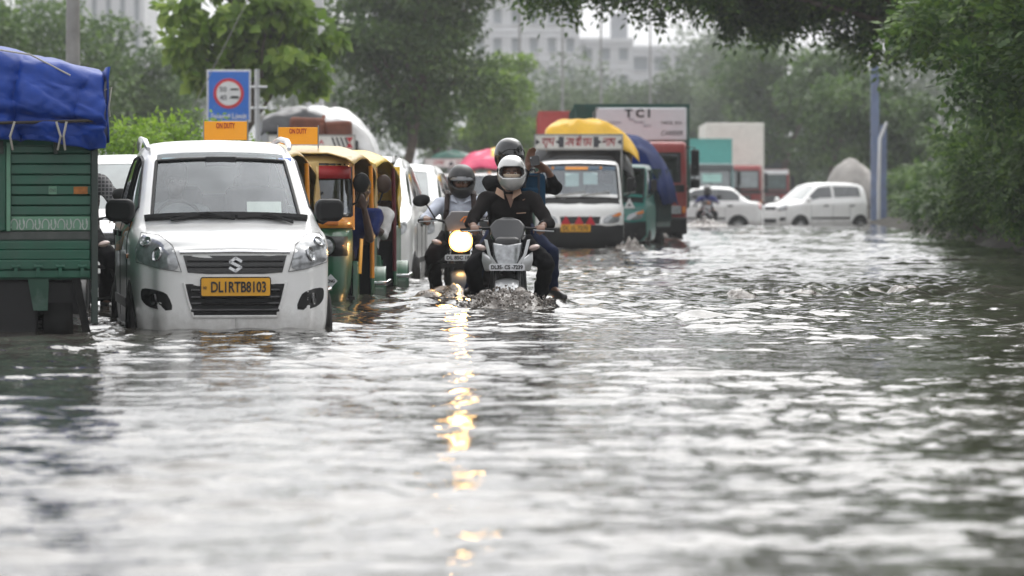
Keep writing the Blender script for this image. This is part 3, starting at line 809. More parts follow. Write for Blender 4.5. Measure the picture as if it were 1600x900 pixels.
class Shell:
    'vehicle skin from cross sections; sections: list of dict(y, pts) with pts the right half (x, z) bottom to top, bend = how far the sides sit behind the middle'
    def __init__(self, sections, sub=5, sbreaks=(), jbreaks=()):
        P = np.array([[(x, s['y'] + s.get('bend', 0) * (abs(x) / max(1e-6, s.get('w', 0.75))) ** 2.2, z) for x, z in s['pts']] for s in sections])
        A = piecewise(P, sub, sbreaks)
        A = np.swapaxes(piecewise(np.swapaxes(A, 0, 1), sub, jbreaks), 0, 1)
        L = A[:, ::-1].copy(); L[..., 0] *= -1
        self.half, self.sub = A, sub
        self.G = np.concatenate([A, L[:, 1:]], 1)         # right side up, over the roof, down the left side
        self.nj = A.shape[1] - 1
        ns, nl = self.G.shape[:2]
        self.ns, self.nl = ns, nl
        q = gridquads(ns, nl); self.quads = q
        ii = np.repeat(np.arange(ns - 1), nl - 1) / sub; jj = np.tile(np.arange(nl - 1), ns - 1)
        jj = np.where(jj < self.nj, jj + .5, 2 * self.nj - jj - .5) / sub
        self.ci, self.cj = ii + .5 / sub, jj
        self.side = np.where(np.tile(np.arange(nl - 1), ns - 1) < self.nj, 1, -1)
        self.bvh = BVHTree.FromPolygons([tuple(p) for p in self.G.reshape(-1, 3)], [tuple(int(v) for v in f) for f in q])
    def region(self, s0, s1, j0, j1, side=0):
        m = (self.ci > s0) & (self.ci < s1) & (self.cj > j0) & (self.cj < j1)
        if side: m &= self.side == side
        return m
    def mesh(self, name, mask, m, parent, push=0.0, smooth=40, solid=0):
        q = self.quads[mask]; used, inv = np.unique(q, return_inverse=True)
        V = self.G.reshape(-1, 3)[used].copy()
        b = MB(); b.add(list(map(tuple, V)), [tuple(f) for f in inv.reshape(-1, 4)])
        o = b.build(name, m, parent, smooth=smooth)
        me = o.data
        if push:
            for v in me.vertices: v.co += v.normal * push
        if solid:
            k = o.modifiers.new('thickness', 'SOLIDIFY'); k.thickness = solid; k.offset = -1
        return o
    def hit(self, u, v, axis='Y-'):
        if axis == 'Y-': o, d = Vector((u, -3, v)), Vector((0, 1, 0))
        elif axis == 'Y+': o, d = Vector((u, 9, v)), Vector((0, -1, 0))
        elif axis == 'X+': o, d = Vector((3, u, v)), Vector((-1, 0, 0))
        elif axis == 'X-': o, d = Vector((-3, u, v)), Vector((1, 0, 0))
        elif axis == 'Z+': o, d = Vector((u, v, 4)), Vector((0, 0, -1))
        p, nrm, _, _ = self.bvh.ray_cast(o, d)
        if p is None:
            p, nrm, _, _ = self.bvh.find_nearest(o + d * (3 if axis[0] != 'Z' else 2.6))
        if nrm.dot(d) > 0: nrm = -nrm
        return p, nrm
    def patch(self, name, poly, m, parent, axis='Y-', off=0.004, rings=4, thick=0.012, round_=0, dome=0.0, res=3):
        'panel that follows the skin inside an outline given in the projection plane'
        P = []
        n = len(poly)
        for i in range(n):                                # densify
            a, b = Vector(poly[i]), Vector(poly[(i + 1) % n])
            for k in range(res): P.append(a.lerp(b, k / res))
        if round_:
            for _ in range(round_):
                P = [(P[i - 1] + P[i] * 2 + P[(i + 1) % len(P)]) / 4 for i in range(len(P))]
        c = sum(P, Vector((0, 0))) / len(P)
        loops = []
        edge = [self.hit(p.x, p.y, axis) for p in P]
        loops.append([p - nn * thick for p, nn in edge])
        for r_ in range(rings):
            s_ = 1 - r_ / rings
            L = []
            for p in P:
                q = c + (p - c) * s_
                h, nn = self.hit(q.x, q.y, axis)
                L.append(h + nn * (off + dome * (1 - s_ * s_)))
            loops.append(L)
        h, nn = self.hit(c.x, c.y, axis)
        b = MB(); b.loft(loops, True, False, False)
        base = len(b.v); b.v.append(tuple(h + nn * (off + dome))); k0 = (len(loops) - 1) * len(P)
        for i in range(len(P)): b.f.append([k0 + i, k0 + (i + 1) % len(P), base]); b.mi.append(0)
        return b.build(name, m, parent, smooth=50)
    def line(self, pts, r, axis='X-', off=0.0, res=6):
        L = []
        for a, b in zip(pts[:-1], pts[1:]):
            for k in range(res): L.append(Vector(a).lerp(Vector(b), k / res))
        L.append(Vector(pts[-1]))
        return [self.hit(p.x, p.y, axis)[0] + self.hit(p.x, p.y, axis)[1] * off for p in L]

def wheel(parent, c, r=0.29, w=0.17, rim=SILVERP, spokes=8, name='wheel', steer=0.0):
    'wheel at centre c (axle along X): tyre with rim and hub as sub-parts'
    tb = MB(); tb.lathe([(r * .62, -w / 2), (r * .86, -w / 2), (r * .97, -w * .4), (r, -w * .22), (r, w * .22), (r * .97, w * .4), (r * .86, w / 2), (r * .62, w / 2), (r * .60, w * .3), (r * .60, -w * .3), (r * .62, -w / 2)], (0, 0, 0), 'X', 30, caps=False)
    o = tb.build(name, RUBBER, parent, loc=c, rot=(0, 0, steer))
    b = MB(); b.lathe([(r * .64, -w * .36), (r * .6, -w * .3), (r * .56, -w * .1), (.001, -w * .06), (.001, w * .06), (r * .56, w * .1), (r * .6, w * .3), (r * .64, w * .36)], (0, 0, 0), 'X', 26, caps=False)
    for s in (-1, 1):
        for k in range(spokes):
            a = 2 * PI * k / spokes
            b.box((s * w * .22, math.cos(a) * r * .33, math.sin(a) * r * .33), (w * .14, r * .5, r * .13), (a, 0, 0))
        b.cyl((s * w * .1, 0, 0), (s * w * .34, 0, 0), r * .15, r * .12)
    b.build('rim', rim, o)
    return o

def seat(parent, x, y, z, w=.5, m=SEATF):
    b = MB()
    b.box((x, y, z), (w, .5, .16)); b.box((x, y + .27, z + .36), (w * .95, .14, .66), (R(-12), 0, 0)); b.box((x, y + .37, z + .78), (w * .5, .1, .2), (R(-8), 0, 0))
    return b.build('seat', m, parent, bevel=.05, seg=3)

def sec(y, zb, w, zbelt, p6, p7, p8, ztop, bend=0.0, zmid=None):
    zm = zb + .2 if zmid is None else zmid
    return dict(y=y, bend=bend, w=w, pts=[(0, zb), (.72 * w, zb), (.955 * w, zb + .05), (w * .995, zm), (w, zbelt - .13), (w * .962, zbelt), p6, p7, p8, (0, ztop)])

def taxi_hatch_shell():
    nose = sec(.03, .20, .60, .83, (.56, .855), (.46, .872), (.25, .885), .888, .14)
    def inner(s_, y):
        c = (0, .56)
        return dict(y=y, bend=.1 * s_, w=.62, pts=[(c[0] + (x - c[0]) * s_, c[1] + (z - c[1]) * s_) for x, z in nose['pts']])
    S_ = [inner(.02, -.015), inner(.55, -.008), inner(.9, .0), nose,
          sec(.10, .20, .675, .87, (.60, .90), (.50, .915), (.27, .928), .933, .14),
          sec(.26, .20, .715, .93, (.63, .948), (.55, .958), (.29, .968), .972, .10),
          sec(.52, .20, .735, .965, (.665, .98), (.585, .992), (.30, 1.003), 1.007, .06),
          sec(.80, .20, .74, .99, (.672, 1.008), (.60, 1.02), (.31, 1.034), 1.04, .06),   # 7 cowl
          sec(1.15, .20, .74, 1.02, (.632, 1.245), (.56, 1.28), (.285, 1.30), 1.307, .05),
          sec(1.50, .20, .74, 1.055, (.59, 1.485), (.515, 1.535), (.265, 1.555), 1.562, .035),  # 9 windscreen top
          sec(1.80, .20, .74, 1.06, (.585, 1.515), (.515, 1.60), (.27, 1.625), 1.632),
          sec(2.05, .20, .74, 1.065, (.585, 1.53), (.515, 1.62), (.27, 1.65), 1.658),
          sec(2.15, .20, .74, 1.07, (.585, 1.53), (.515, 1.622), (.27, 1.652), 1.66),
          sec(2.85, .20, .74, 1.09, (.58, 1.525), (.51, 1.615), (.27, 1.645), 1.655),
          sec(3.25, .20, .73, 1.10, (.575, 1.50), (.50, 1.585), (.265, 1.615), 1.622),
          sec(3.48, .22, .71, 1.10, (.56, 1.44), (.49, 1.52), (.26, 1.55), 1.56, -.05),
          sec(3.58, .28, .68, 1.05, (.55, 1.3), (.48, 1.38), (.25, 1.40), 1.40, -.05)]
    last = S_[-1]
    S_ += [dict(y=3.60 + .02 * (1 - q), bend=-.05, w=.68, pts=[(x * q, .8 + (z - .8) * q) for x, z in last['pts']]) for q in (.9, .02)]
    return S_

def mirror_sym(poly): return [(-x, z) for x, z in poly][::-1]

REFL = mat('lamp reflector', (.42, .43, .44), .15, .8, var=.2, scale=40)
GREYSEAL = mat('grey lamp seal', (.12, .12, .12), .5)
def detailed_taxi():
    t = thing('taxi_car', 'white hatchback taxi at the front left with yellow DL1RTB8103 plate', 'car', (-1.95, 26.05, ROAD), R(8.6)); t.scale = (.965, 1, 1)
    sh = Shell(taxi_hatch_shell(), 5, sbreaks=(7, 9), jbreaks=())
    ws = sh.region(7.15, 8.95, 7.15, 9.1)
    sgs = [(7.6, 9.75, 'front_side_window'), (10.05, 10.0, None)]
    fw = sh.region(7.55, 10.95, 5.15, 5.95); rw = sh.region(12.1, 13.9, 5.15, 5.95)
    body = ~(ws | fw | rw | sh.region(0, 99, -1, .05))
    sh.mesh('body', body, WHITEP, t, solid=.012)
    sh.mesh('windscreen', ws, TAXIG, t, push=-.004)
    for s in (1, -1):
        sh.mesh('side_window', fw & (sh.side == s), TAXISG, t, push=-.004)
        sh.mesh('side_window', rw & (sh.side == s), TAXISG, t, push=-.004)
    # black seal round the windscreen
    A = sh.G; nj = sh.nj; sub = sh.sub
    s0, s1, j7 = int(7.0 * sub) + 1, int(9.0 * sub) - 1, int(7.0 * sub) + 1
    ring = [A[i, j7] for i in range(s0, s1 + 1)] + [A[s1, j] for j in range(j7, 2 * nj - j7 + 1)] + [A[i, 2 * nj - j7] for i in range(s1, s0 - 1, -1)] + [A[s0, j] for j in range(2 * nj - j7, j7 - 1, -1)]
    MB().tube(ring, .014, 6, True).build('windscreen_seal', BLACKP, t)
    b = MB(); b.tube([A[s0, j] + np.array([0, -.02, .004]) for j in range(j7 - 2, 2 * nj - j7 + 3)], .028, 6); b.build('cowl', BLACKP, t)
    for s in (1, -1):                                    # side window seals and pillars
        for (a, b_) in ((7.6, 10.9), (12.1, 13.9)):
            i0, i1 = int(a * sub), int(b_ * sub); ja, jb = int(5.1 * sub), int(6 * sub)
            jx = (lambda j: j) if s == 1 else (lambda j: 2 * nj - j)
            rg = [A[i, jx(jb)] for i in range(i0, i1 + 1)] + [A[i1, jx(j)] for j in range(jb, ja - 1, -1)] + [A[i, jx(ja)] for i in range(i1, i0 - 1, -1)] + [A[i0, jx(j)] for j in range(ja, jb)]
            MB().tube(rg, .010, 5, True).build('window_seal', BLACKP, t)
        MB().tube([A[int(9.3 * sub) + 2, jx(j)] for j in range(ja, jb + 1)], .012, 5).build('door_pillar', BLACKP, t)
    # grille, bumper openings, plate
    ug = [(-.378, .815), (.378, .815), (.345, .695), (.2, .685), (-.2, .685), (-.345, .695)]
    o = sh.patch('upper_grille', ug, GLOSSB, t, off=.004)
    MB().tube(sh.line([(-.40, .835), (0, .842), (.40, .835)], .01, 'Y-', .006), .012, 8).build('chrome_strip', CHROME, t)
    for z in (.735, .775): MB().tube(sh.line([(-.35, z), (.35, z)], .01, 'Y-', .01), .008, 5).build('grille_slat', BLACKP, o)
    lg = [(-.365, .615), (.365, .615), (.34, .5), (.30, .392), (-.30, .392), (-.34, .5)]
    o = sh.patch('lower_grille', lg, BLACKP, t, off=.003)
    for z in (.43, .475, .52, .57): MB().tube(sh.line([(-.32, z), (.32, z)], .01, 'Y-', .012), .011, 5).build('grille_slat', GLOSSB, o)
    MB().tube([*sh.line([(-.375, .625), (-.345, .5), (-.305, .385), (.305, .385), (.345, .5), (.375, .625)], .01, 'Y-', .004)], .011, 6).build('grille_lip', WHITEP, o)
    p = thing_part = MB().prism(rrect(.50, .125, .012), 'Y', -.012, 0).build('number_plate', YELLOWPL, t, loc=(0, sh.hit(0, .6)[0].y - .03, .595))
    b = MB(); b.tube([(x, 0, z) for x, z in rrect(.505, .13, .014)], .006, 5, True); b.build('plate_frame', BLACKP, p)
    text('DL1RTB8103', .1, INK, p, (.02, -.016, 0), width=.40, height=.078, bold=.0022)
    text('IND', .02, INK, p, (-.225, -.016, -.005), width=.025, height=.02)
    # maker emblem: slanted S
    em = MB(); yy = sh.hit(0, .75)[0].y - .022
    em = MB(); sv = [(0.055, .03), (.005, .062), (-.055, .028), (-.02, .004), (-.055, -.03), (-.005, -.062), (.055, -.028), (.02, -.004)]
    strokes([[(.040, .024), (.0, .046), (-.038, .019), (.038, -.019), (.0, -.046), (-.04, -.024)]], .02, CHROME, t, 'emblem', Matrix.Translation((0, yy, .752)), .016)
    hl = [(.39, .70), (.45, .885), (.535, .95), (.66, .968), (.70, .86), (.70, .765), (.54, .722)]
    fg = [(.44, .42), (.49, .55), (.58, .575), (.672, .585), (.672, .50), (.62, .445)]
    for s in (1, -1):
        P = hl if s == 1 else mirror_sym(hl)
        o = sh.patch('headlight', P, LAMPG, t, off=.008, round_=2, dome=.006, rings=5)
        for (cx, cz, rr) in ((s * .55, .82, .055), (s * .63, .90, .045)):
            hp, hn = sh.hit(cx, cz)
            b = MB(); b.lathe([(rr, 0), (rr * .94, .012), (rr * .7, -.004), (rr * .3, .004), (.001, .006)], (0, 0, 0), 'Z', 18)
            r_ = b.build('reflector', REFL, o); r_.location = hp + hn * .012; r_.rotation_euler = hn.to_track_quat('Z', 'Y').to_euler()
        L = sh.line([*P, P[0]], .01, 'Y-', .006, res=4); MB().tube(L, .003, 5, True).build('lamp_seal', GREYSEAL, o)
        P = fg if s == 1 else mirror_sym(fg)
        o = sh.patch('fog_lamp_recess', P, BLACKP, t, off=.003, round_=1)
        hp, hn = sh.hit(s * .58, .505)
        b = MB(); b.lathe([(.046, 0), (.042, .010), (.034, .003), (.001, .006)], (0, 0, 0), 'Z', 18)
        r_ = b.build('fog_lamp', GLOSSB, o); r_.location = hp + hn * .006; r_.rotation_euler = hn.to_track_quat('Z', 'Y').to_euler()
        # indicator, handles, stripe, side moulding
        ax = 'X+' if s == 1 else 'X-'
        sh.patch('side_indicator', rrect(.07, .035, .012, 3, .88, .80), AMBER, t, axis=ax, off=.012)
        for y in (1.95, 2.75): sh.patch('door_handle', rrect(.2, .045, .018, 3, y, .955), BLACKP, t, axis=ax, off=.022)
        sh.patch('stripe', [(1.02, 1.0), (1.9, .83), (3.3, .8), (3.3, .845), (1.9, .875), (1.02, 1.045)], mat('taxi stripe orange', rgb(225, 140, 30), .4), t, axis=ax, off=.003, rings=2)
        sh.patch('stripe', [(1.02, 1.05), (1.9, .88), (3.3, .85), (3.3, .91), (1.9, .95), (1.05, 1.10)], mat('taxi stripe green', rgb(20, 120, 80), .4), t, axis=ax, off=.003, rings=2)
        sh.patch('side_moulding', [(1.05, .42), (3.0, .42), (3.0, .49), (1.05, .49)], BLACKP, t, axis=ax, off=.01, rings=2)
        for y0 in (1.03, 2.1, 3.02):                      # shut lines
            L = sh.line([(y0, 1.05), (y0 - .02, .7), (y0, .34)], .01, ax, .0005); MB().tube(L, .004, 4).build('shut_line', BLACKP, t)
        # wheel arches and wheels
        for y in (.66, 3.02):
            arch = [(y + .345 * math.cos(a), .29 + .345 * math.sin(a)) for a in np.linspace(-.35, PI + .35, 16)]
            sh.patch('wheel_arch', arch, mat('wheel well', (.012, .012, .012), .9), t, axis=ax, off=.004, rings=3)
            wheel(t, (s * .672, y, .285), .285, .17)
        # door mirror
        b = MB(); b.prism(rrect(.22, .165, .06, 5), 'Y', -.05, .05)
        m_ = b.build('door_mirror', BLACKP, t, loc=(s * .79, .98, 1.13), rot=(0, 0, s * R(12)), bevel=.03, seg=3)
        b = MB(); b.ell((0, .052, 0), (.10, .03, .068), 14, 8); b.build('mirror_glass', CHROME, m_)
        MB().tube([(s * .72, 1.05, 1.06), (s * .74, 1.0, 1.05), (s * .77, .99, 1.07)], .026, 8).build('mirror_stalk', BLACKP, t)
        # roof rail
        rl = [(s * .545, 1.62, 1.585), (s * .552, 1.72, 1.615), (s * .555, 1.9, 1.648), (s * .555, 2.5, 1.672), (s * .545, 2.95, 1.65), (s * .535, 3.15, 1.60)]
        b = MB(); b.tube(rl, [.016, .024, .024, .022, .022, .016], 8); b.build('roof_rail', SILVERP, t)
        # wiper
        x0 = s * .12 + .02
    for x0, x1 in ((-.42, .06), (.08, .50)):
        pts = [sh.hit(x0 + (x1 - x0) * q, .83 + .015 * math.sin(q * PI), 'Z+') for q in np.linspace(0, 1, 8)]
        b = MB(); b.tube([p_ + Vector((0, -.012, .022)) for p_, n_ in pts], .012, 6)
        b.tube([pts[-1][0] + Vector((0, -.05, .01)), pts[4][0] + Vector((0, -.03, .045)), pts[3][0] + Vector((0, -.01, .03))], .009, 6)
        b.build('wiper', BLACKP, t)
    # cabin: dash, seats, wheel, back panel
    MB().prism([(.92, .5), (.92, 1.0), (1.1, 1.04), (1.3, .98), (1.34, .5)], 'X', -.66, .66).build('dashboard', DARKIN, t, bevel=.02)
    for x in (-.33, .33): seat(t, x, 1.85, .62)
    b = MB(); b.box((0, 2.75, .62), (1.2, .5, .16)); b.box((0, 3.02, .95), (1.2, .14, .6), (R(-12), 0, 0))
    for x in (-.36, .36): b.box((x, 3.1, 1.32), (.26, .09, .16))
    b.build('rear_seat', SEATF, t, bevel=.05)
    b = MB(); b.tube([(.33 + .185 * math.cos(a), -.185 * .45 * math.sin(a) + 1.42, 1.03 + .185 * .9 * math.sin(a)) for a in np.linspace(0, 2 * PI, 25)[:-1]], .014, 7, True)
    b.tube([(.16, 1.42, 1.03), (.33, 1.44, 1.02), (.5, 1.42, 1.03)], .016, 6); b.tube([(.33, 1.44, 1.02), (.33, 1.3, .95)], .03, 8)
    sw = b.build('steering_wheel', BLACKP, t); sw.location = (-.66, 0, 0)
    MB().box((0, 1.42, 1.49), (.24, .03, .075), (R(-20), 0, 0)).build('rear_view_mirror', BLACKP, t, bevel=.01)
    for x, c_ in ((-.40, (0.55, .75, .8)), (.38, (.62, .75, .78)), (.50, (.25, .35, .8))):
        pts = sh.hit(x, 1.52, 'Y-'); MB().box((0, 0, 0), (.10, .004, .03)).build('windscreen_sticker', mat('sticker %.2f' % x, c_, .5), t, loc=pts[0] + Vector((0, -.012, -.015)), rot=(R(-35), 0, 0))
    MB().box((.30, 1.02, 1.13), (.26, .02, .13), (R(-25), 0, 0)).build('dash_paper', mat('paper', (.6, .62, .55), .8), t)
    MB().span(-.68, .68, .5, 3.4, .26, .30).build('floor_pan', BLACKP, t)
    # splashed grime along the bumper lip
    return t, sh
TAXI, TAXI_SHELL = detailed_taxi()

# ---- generic cars (fewer parts), same skin method
def scale_secs(S_, fx=1, fy=1, fz=1):
    return [dict(y=s['y'] * fy, bend=s.get('bend', 0) * fy, w=s['w'] * fx, pts=[(x * fx, z * fz) for x, z in s['pts']]) for s in S_]
def sedan_secs():
    nose = sec(.05, .22, .60, .70, (.58, .72), (.48, .735), (.26, .75), .755, .16)
    inn = lambda q, y: dict(y=y, bend=.1 * q, w=.62, pts=[(x * q, .48 + (z - .48) * q) for x, z in nose['pts']])
    S_ = [inn(.02, .0), inn(.6, .01), nose,
          sec(.2, .2, .74, .80, (.66, .83), (.55, .845), (.3, .855), .86, .12),
          sec(.6, .2, .80, .88, (.72, .905), (.6, .92), (.32, .935), .94, .06),
          sec(1.05, .2, .82, .93, (.74, .955), (.65, .975), (.34, .99), .995, .05),      # 5 cowl
          sec(1.45, .2, .83, .95, (.66, 1.2), (.58, 1.24), (.3, 1.265), 1.27, .04),
          sec(1.82, .2, .83, .96, (.585, 1.40), (.51, 1.45), (.27, 1.475), 1.48, .02),    # 7 screen top
          sec(2.2, .2, .83, .965, (.58, 1.425), (.51, 1.49), (.27, 1.52), 1.525),
          sec(2.3, .2, .83, .97, (.58, 1.425), (.51, 1.49), (.27, 1.52), 1.525),
          sec(2.95, .2, .83, .98, (.58, 1.40), (.51, 1.455), (.27, 1.49), 1.495),          # 10
          sec(3.35, .2, .82, 1.0, (.64, 1.16), (.56, 1.2), (.3, 1.215), 1.22, -.02),
          sec(3.6, .22, .80, 1.0, (.72, 1.03), (.62, 1.045), (.33, 1.055), 1.06, -.04),
          sec(3.9, .26, .76, .97, (.68, .99), (.58, 1.0), (.3, 1.01), 1.015, -.08),
          sec(3.98, .3, .70, .90, (.62, .93), (.54, .94), (.28, .945), .95, -.1)]
    L = S_[-1]
    return S_ + [dict(y=4.0, bend=-.08, w=.7, pts=[(x * q, .6 + (z - .6) * q) for x, z in L['pts']]) for q in (.9, .02)]

def plain_car(name, label, loc, rz, S_, cowl, top, wins, arches, group=None, paint=WHITEP, zoff=0.0, tail=True, head=None, plate=None, rail=False, sbr=None, wheel_r=.28, track=.66, white_mirror=True):
    t = thing(name, label, 'car', (loc[0], loc[1], ROAD + zoff), rz, group)
    sh = Shell(S_, 4, sbreaks=(cowl, top))
    ws = sh.region(cowl + .15, top - .05, 7.15 if S_ is not None else 0, 9.1)
    gm = ws.copy(); wm = []
    for a, b in wins:
        r_ = sh.region(a, b, 5.2, 5.95); wm.append(r_); gm |= r_
    sh.mesh('body', ~gm, paint, t)
    sh.mesh('windscreen', ws, PALEG, t, push=-.004)
    for r_ in wm:
        for s in (1, -1): sh.mesh('side_window', r_ & (sh.side == s), DARKG, t, push=-.004)
    for s in (1, -1):
        ax = 'X+' if s == 1 else 'X-'
        for y in arches:
            arch = [(y + (wheel_r + .06) * math.cos(a), wheel_r + (wheel_r + .06) * math.sin(a)) for a in np.linspace(-.35, PI + .35, 16)]
            sh.patch('wheel_arch', arch, mat('wheel well', (.012, .012, .012), .9), t, axis=ax, off=.004, rings=3)
            wheel(t, (s * (S_[cowl]['w'] - .045), y, wheel_r), wheel_r, .18)
        for a, b in wins: sh.patch('door_handle', rrect(.18, .04, .016, 3, sh.G[int(b * 4) - 2, 20][1] - .1, .9 if paint else 0), BLACKP, t, axis=ax, off=.02)
        y0 = (arches[0] + .42, arches[1] - .42)
        sh.patch('side_moulding', [(y0[0], .47), (y0[1], .47), (y0[1], .53), (y0[0], .53)], BLACKP, t, axis=ax, off=.012, rings=2)
        for y in (arches[0] + .42, (arches[0] + arches[1]) / 2 + .1, arches[1] - .42):
            MB().tube(sh.line([(y, .92), (y, .36)], .01, ax, .0005), .005, 4).build('shut_line', BLACKP, t)
        if head:
            P = head if s == 1 else mirror_sym(head)
            sh.patch('headlight', P, LAMPG, t, off=.008, round_=1, dome=.006)
        if tail:
            P = [(s * .5, .80), (s * .68, .80), (s * .68, 1.0), (s * .54, 1.0)]
            sh.patch('tail_light', P, REDL, t, axis='Y+', off=.008)
        yy = S_[cowl]['y'] + .14
        b = MB(); b.ell((s * (S_[cowl]['w'] + .13), yy, S_[cowl]['pts'][5][1] + .10), (.12, .07, .085), 14, 8); b.build('door_mirror', paint if white_mirror else BLACKP, t)
    if head:
        zc = sum(p[1] for p in head) / len(head)
        sh.patch('grille', [(-.33, zc + .02), (.33, zc + .02), (.3, zc - .08), (-.3, zc - .08)], GLOSSB, t, off=.005)
        o = sh.patch('lower_grille', [(-.38, .48), (.38, .48), (.33, .34), (-.33, .34)], BLACKP, t, off=.004)
        for s in (1, -1):
            P = [(.46, .40), (.52, .52), (.66, .54), (.64, .42)]
            sh.patch('fog_lamp_recess', P if s == 1 else mirror_sym(P), BLACKP, t, off=.005)
        MB().tube(sh.line([(-.34, zc + .03), (.34, zc + .03)], .01, 'Y-', .008), .012, 6).build('chrome_strip', CHROME, t)
    if plate:
        pl = MB().prism(rrect(.46, .11, .012), 'Y', -.012, 0).build('number_plate', WHITEPL, t, loc=(0, sh.hit(0, .55)[0].y - .02, .55))
        text(plate, .08, INK, pl, (0, -.015, 0), width=.38, height=.065, bold=.001)
    if rail:
        for s in (1, -1):
            MB().tube([(s * .53, 1.75, 1.60), (s * .535, 1.9, 1.68), (s * .535, 2.8, 1.69), (s * .53, 3.0, 1.6)], .022, 6).build('roof_rail', GLOSSB, t)
    return t, sh
HATCH = taxi_hatch_shell
HATCH_WIN = [(7.6, 10.9), (12.1, 13.9)]
HL = [(.39, .72), (.45, .88), (.535, .94), (.66, .955), (.69, .86), (.69, .765), (.54, .735)]
TALLHL = [(.36, .80), (.42, .93), (.55, 1.06), (.67, 1.1), (.70, .95), (.69, .80), (.54, .755)]
# people carrier behind the second rickshaw; white car after it; white car in the gap on the left
p = at(592, 440, 40.6)
plain_car('people_carrier', 'white people carrier with black roof rails behind the two green autorickshaws', (-1.94, 40.6), R(-1.5), scale_secs(HATCH(), 1.13, 1.18, 1.03), 7, 9, HATCH_WIN, (.8, 3.55), head=[(x * 1.1, z * 1.02) for x, z in TALLHL], rail=True, track=.72)
p = at(650, 425, 46.5)
plain_car('white_car', 'rounded white car half hidden behind the people carrier', (-1.68, 46.5), R(-3), scale_secs(HATCH(), 1.06, 1, 1), 7, 9, HATCH_WIN, (.66, 3.02), head=HL)
p = at(165, 300, 36)
plain_car('gap_car', 'white car glimpsed between the blue covered truck and the taxi', (p.x + .12, 36), R(3), HATCH(), 7, 9, HATCH_WIN, (.66, 3.02), head=HL)
# crossing cars: sedan seen from its right flank, hatchback facing left
k = 118 / F
p = at(1190, 350, 119)
plain_car('white_sedan', 'white sedan crossing at the far end, tail touching the hatchback nose', (p.x - 4.02, 118.6), R(-92), sedan_secs(), 5, 7, [(5.6, 7.95), (9.1, 10.8)], (.82, 3.22), tail=True, head=[(.45, .62), (.5, .74), (.68, .80), (.7, .66)])
p = at(1196, 350, 120)
plain_car('white_hatchback', 'white tall hatchback at the far end facing left beside the bank bushes', (p.x + .12, 119.6), R(-60), scale_secs(HATCH(), 1.06, .94, 1.0), 7, 9, HATCH_WIN, (.66, 3.02), head=HL, tail=True)
# ================================================================== AUTORICKSHAWS, TRUCKS
def tarp_grid(fn, nu, nv, name, m, parent, thick=.012):
    G = [[fn(i / (nu - 1), j / (nv - 1)) for j in range(nv)] for i in range(nu)]
    return MB().grid(G).build(name, m, parent, solid=thick, smooth=60)
def wr(x, y, s=0.0):
    'cloth wrinkle noise'
    return (math.sin(x * 7.1 + 2.3 * math.sin(y * 3.3 + s) + s) * .5 + math.sin(y * 9.7 + 1.9 * math.sin(x * 4.7 - s) + 2 * s) * .35 + math.sin(x * 17 + y * 13 + 3 * s) * .18)
def tarp_mat(name, c, rough=.42, var=.12):
    return mat(name, c, rough, var=var, scale=3, bump=.55, bscale=7, coat=.15, dirt=.22, dirtcol=tuple(x * .5 + .06 for x in c))
TGREEN = mat('rickshaw green', rgb(12, 88, 56), .34, var=.08, coat=.35, mud=.5, dirt=.35, dirtcol=(.10, .09, .06))
TGREEN2 = mat('teal truck paint', rgb(22, 118, 108), .4, var=.08, coat=.3, dirt=.3)
ORANGE = mat('rickshaw yellow orange', rgb(236, 150, 22), .36, var=.06, coat=.4, dirt=.2)
KHAKI = tarp_mat('khaki canopy vinyl', rgb(178, 150, 88))
YELLT = tarp_mat('yellow canopy vinyl', rgb(214, 178, 46))
REDIN = mat('red cabin lining', rgb(150, 16, 22), .5, var=.1)
MAROON = mat('maroon rod paint', rgb(96, 14, 26), .45, var=.1)

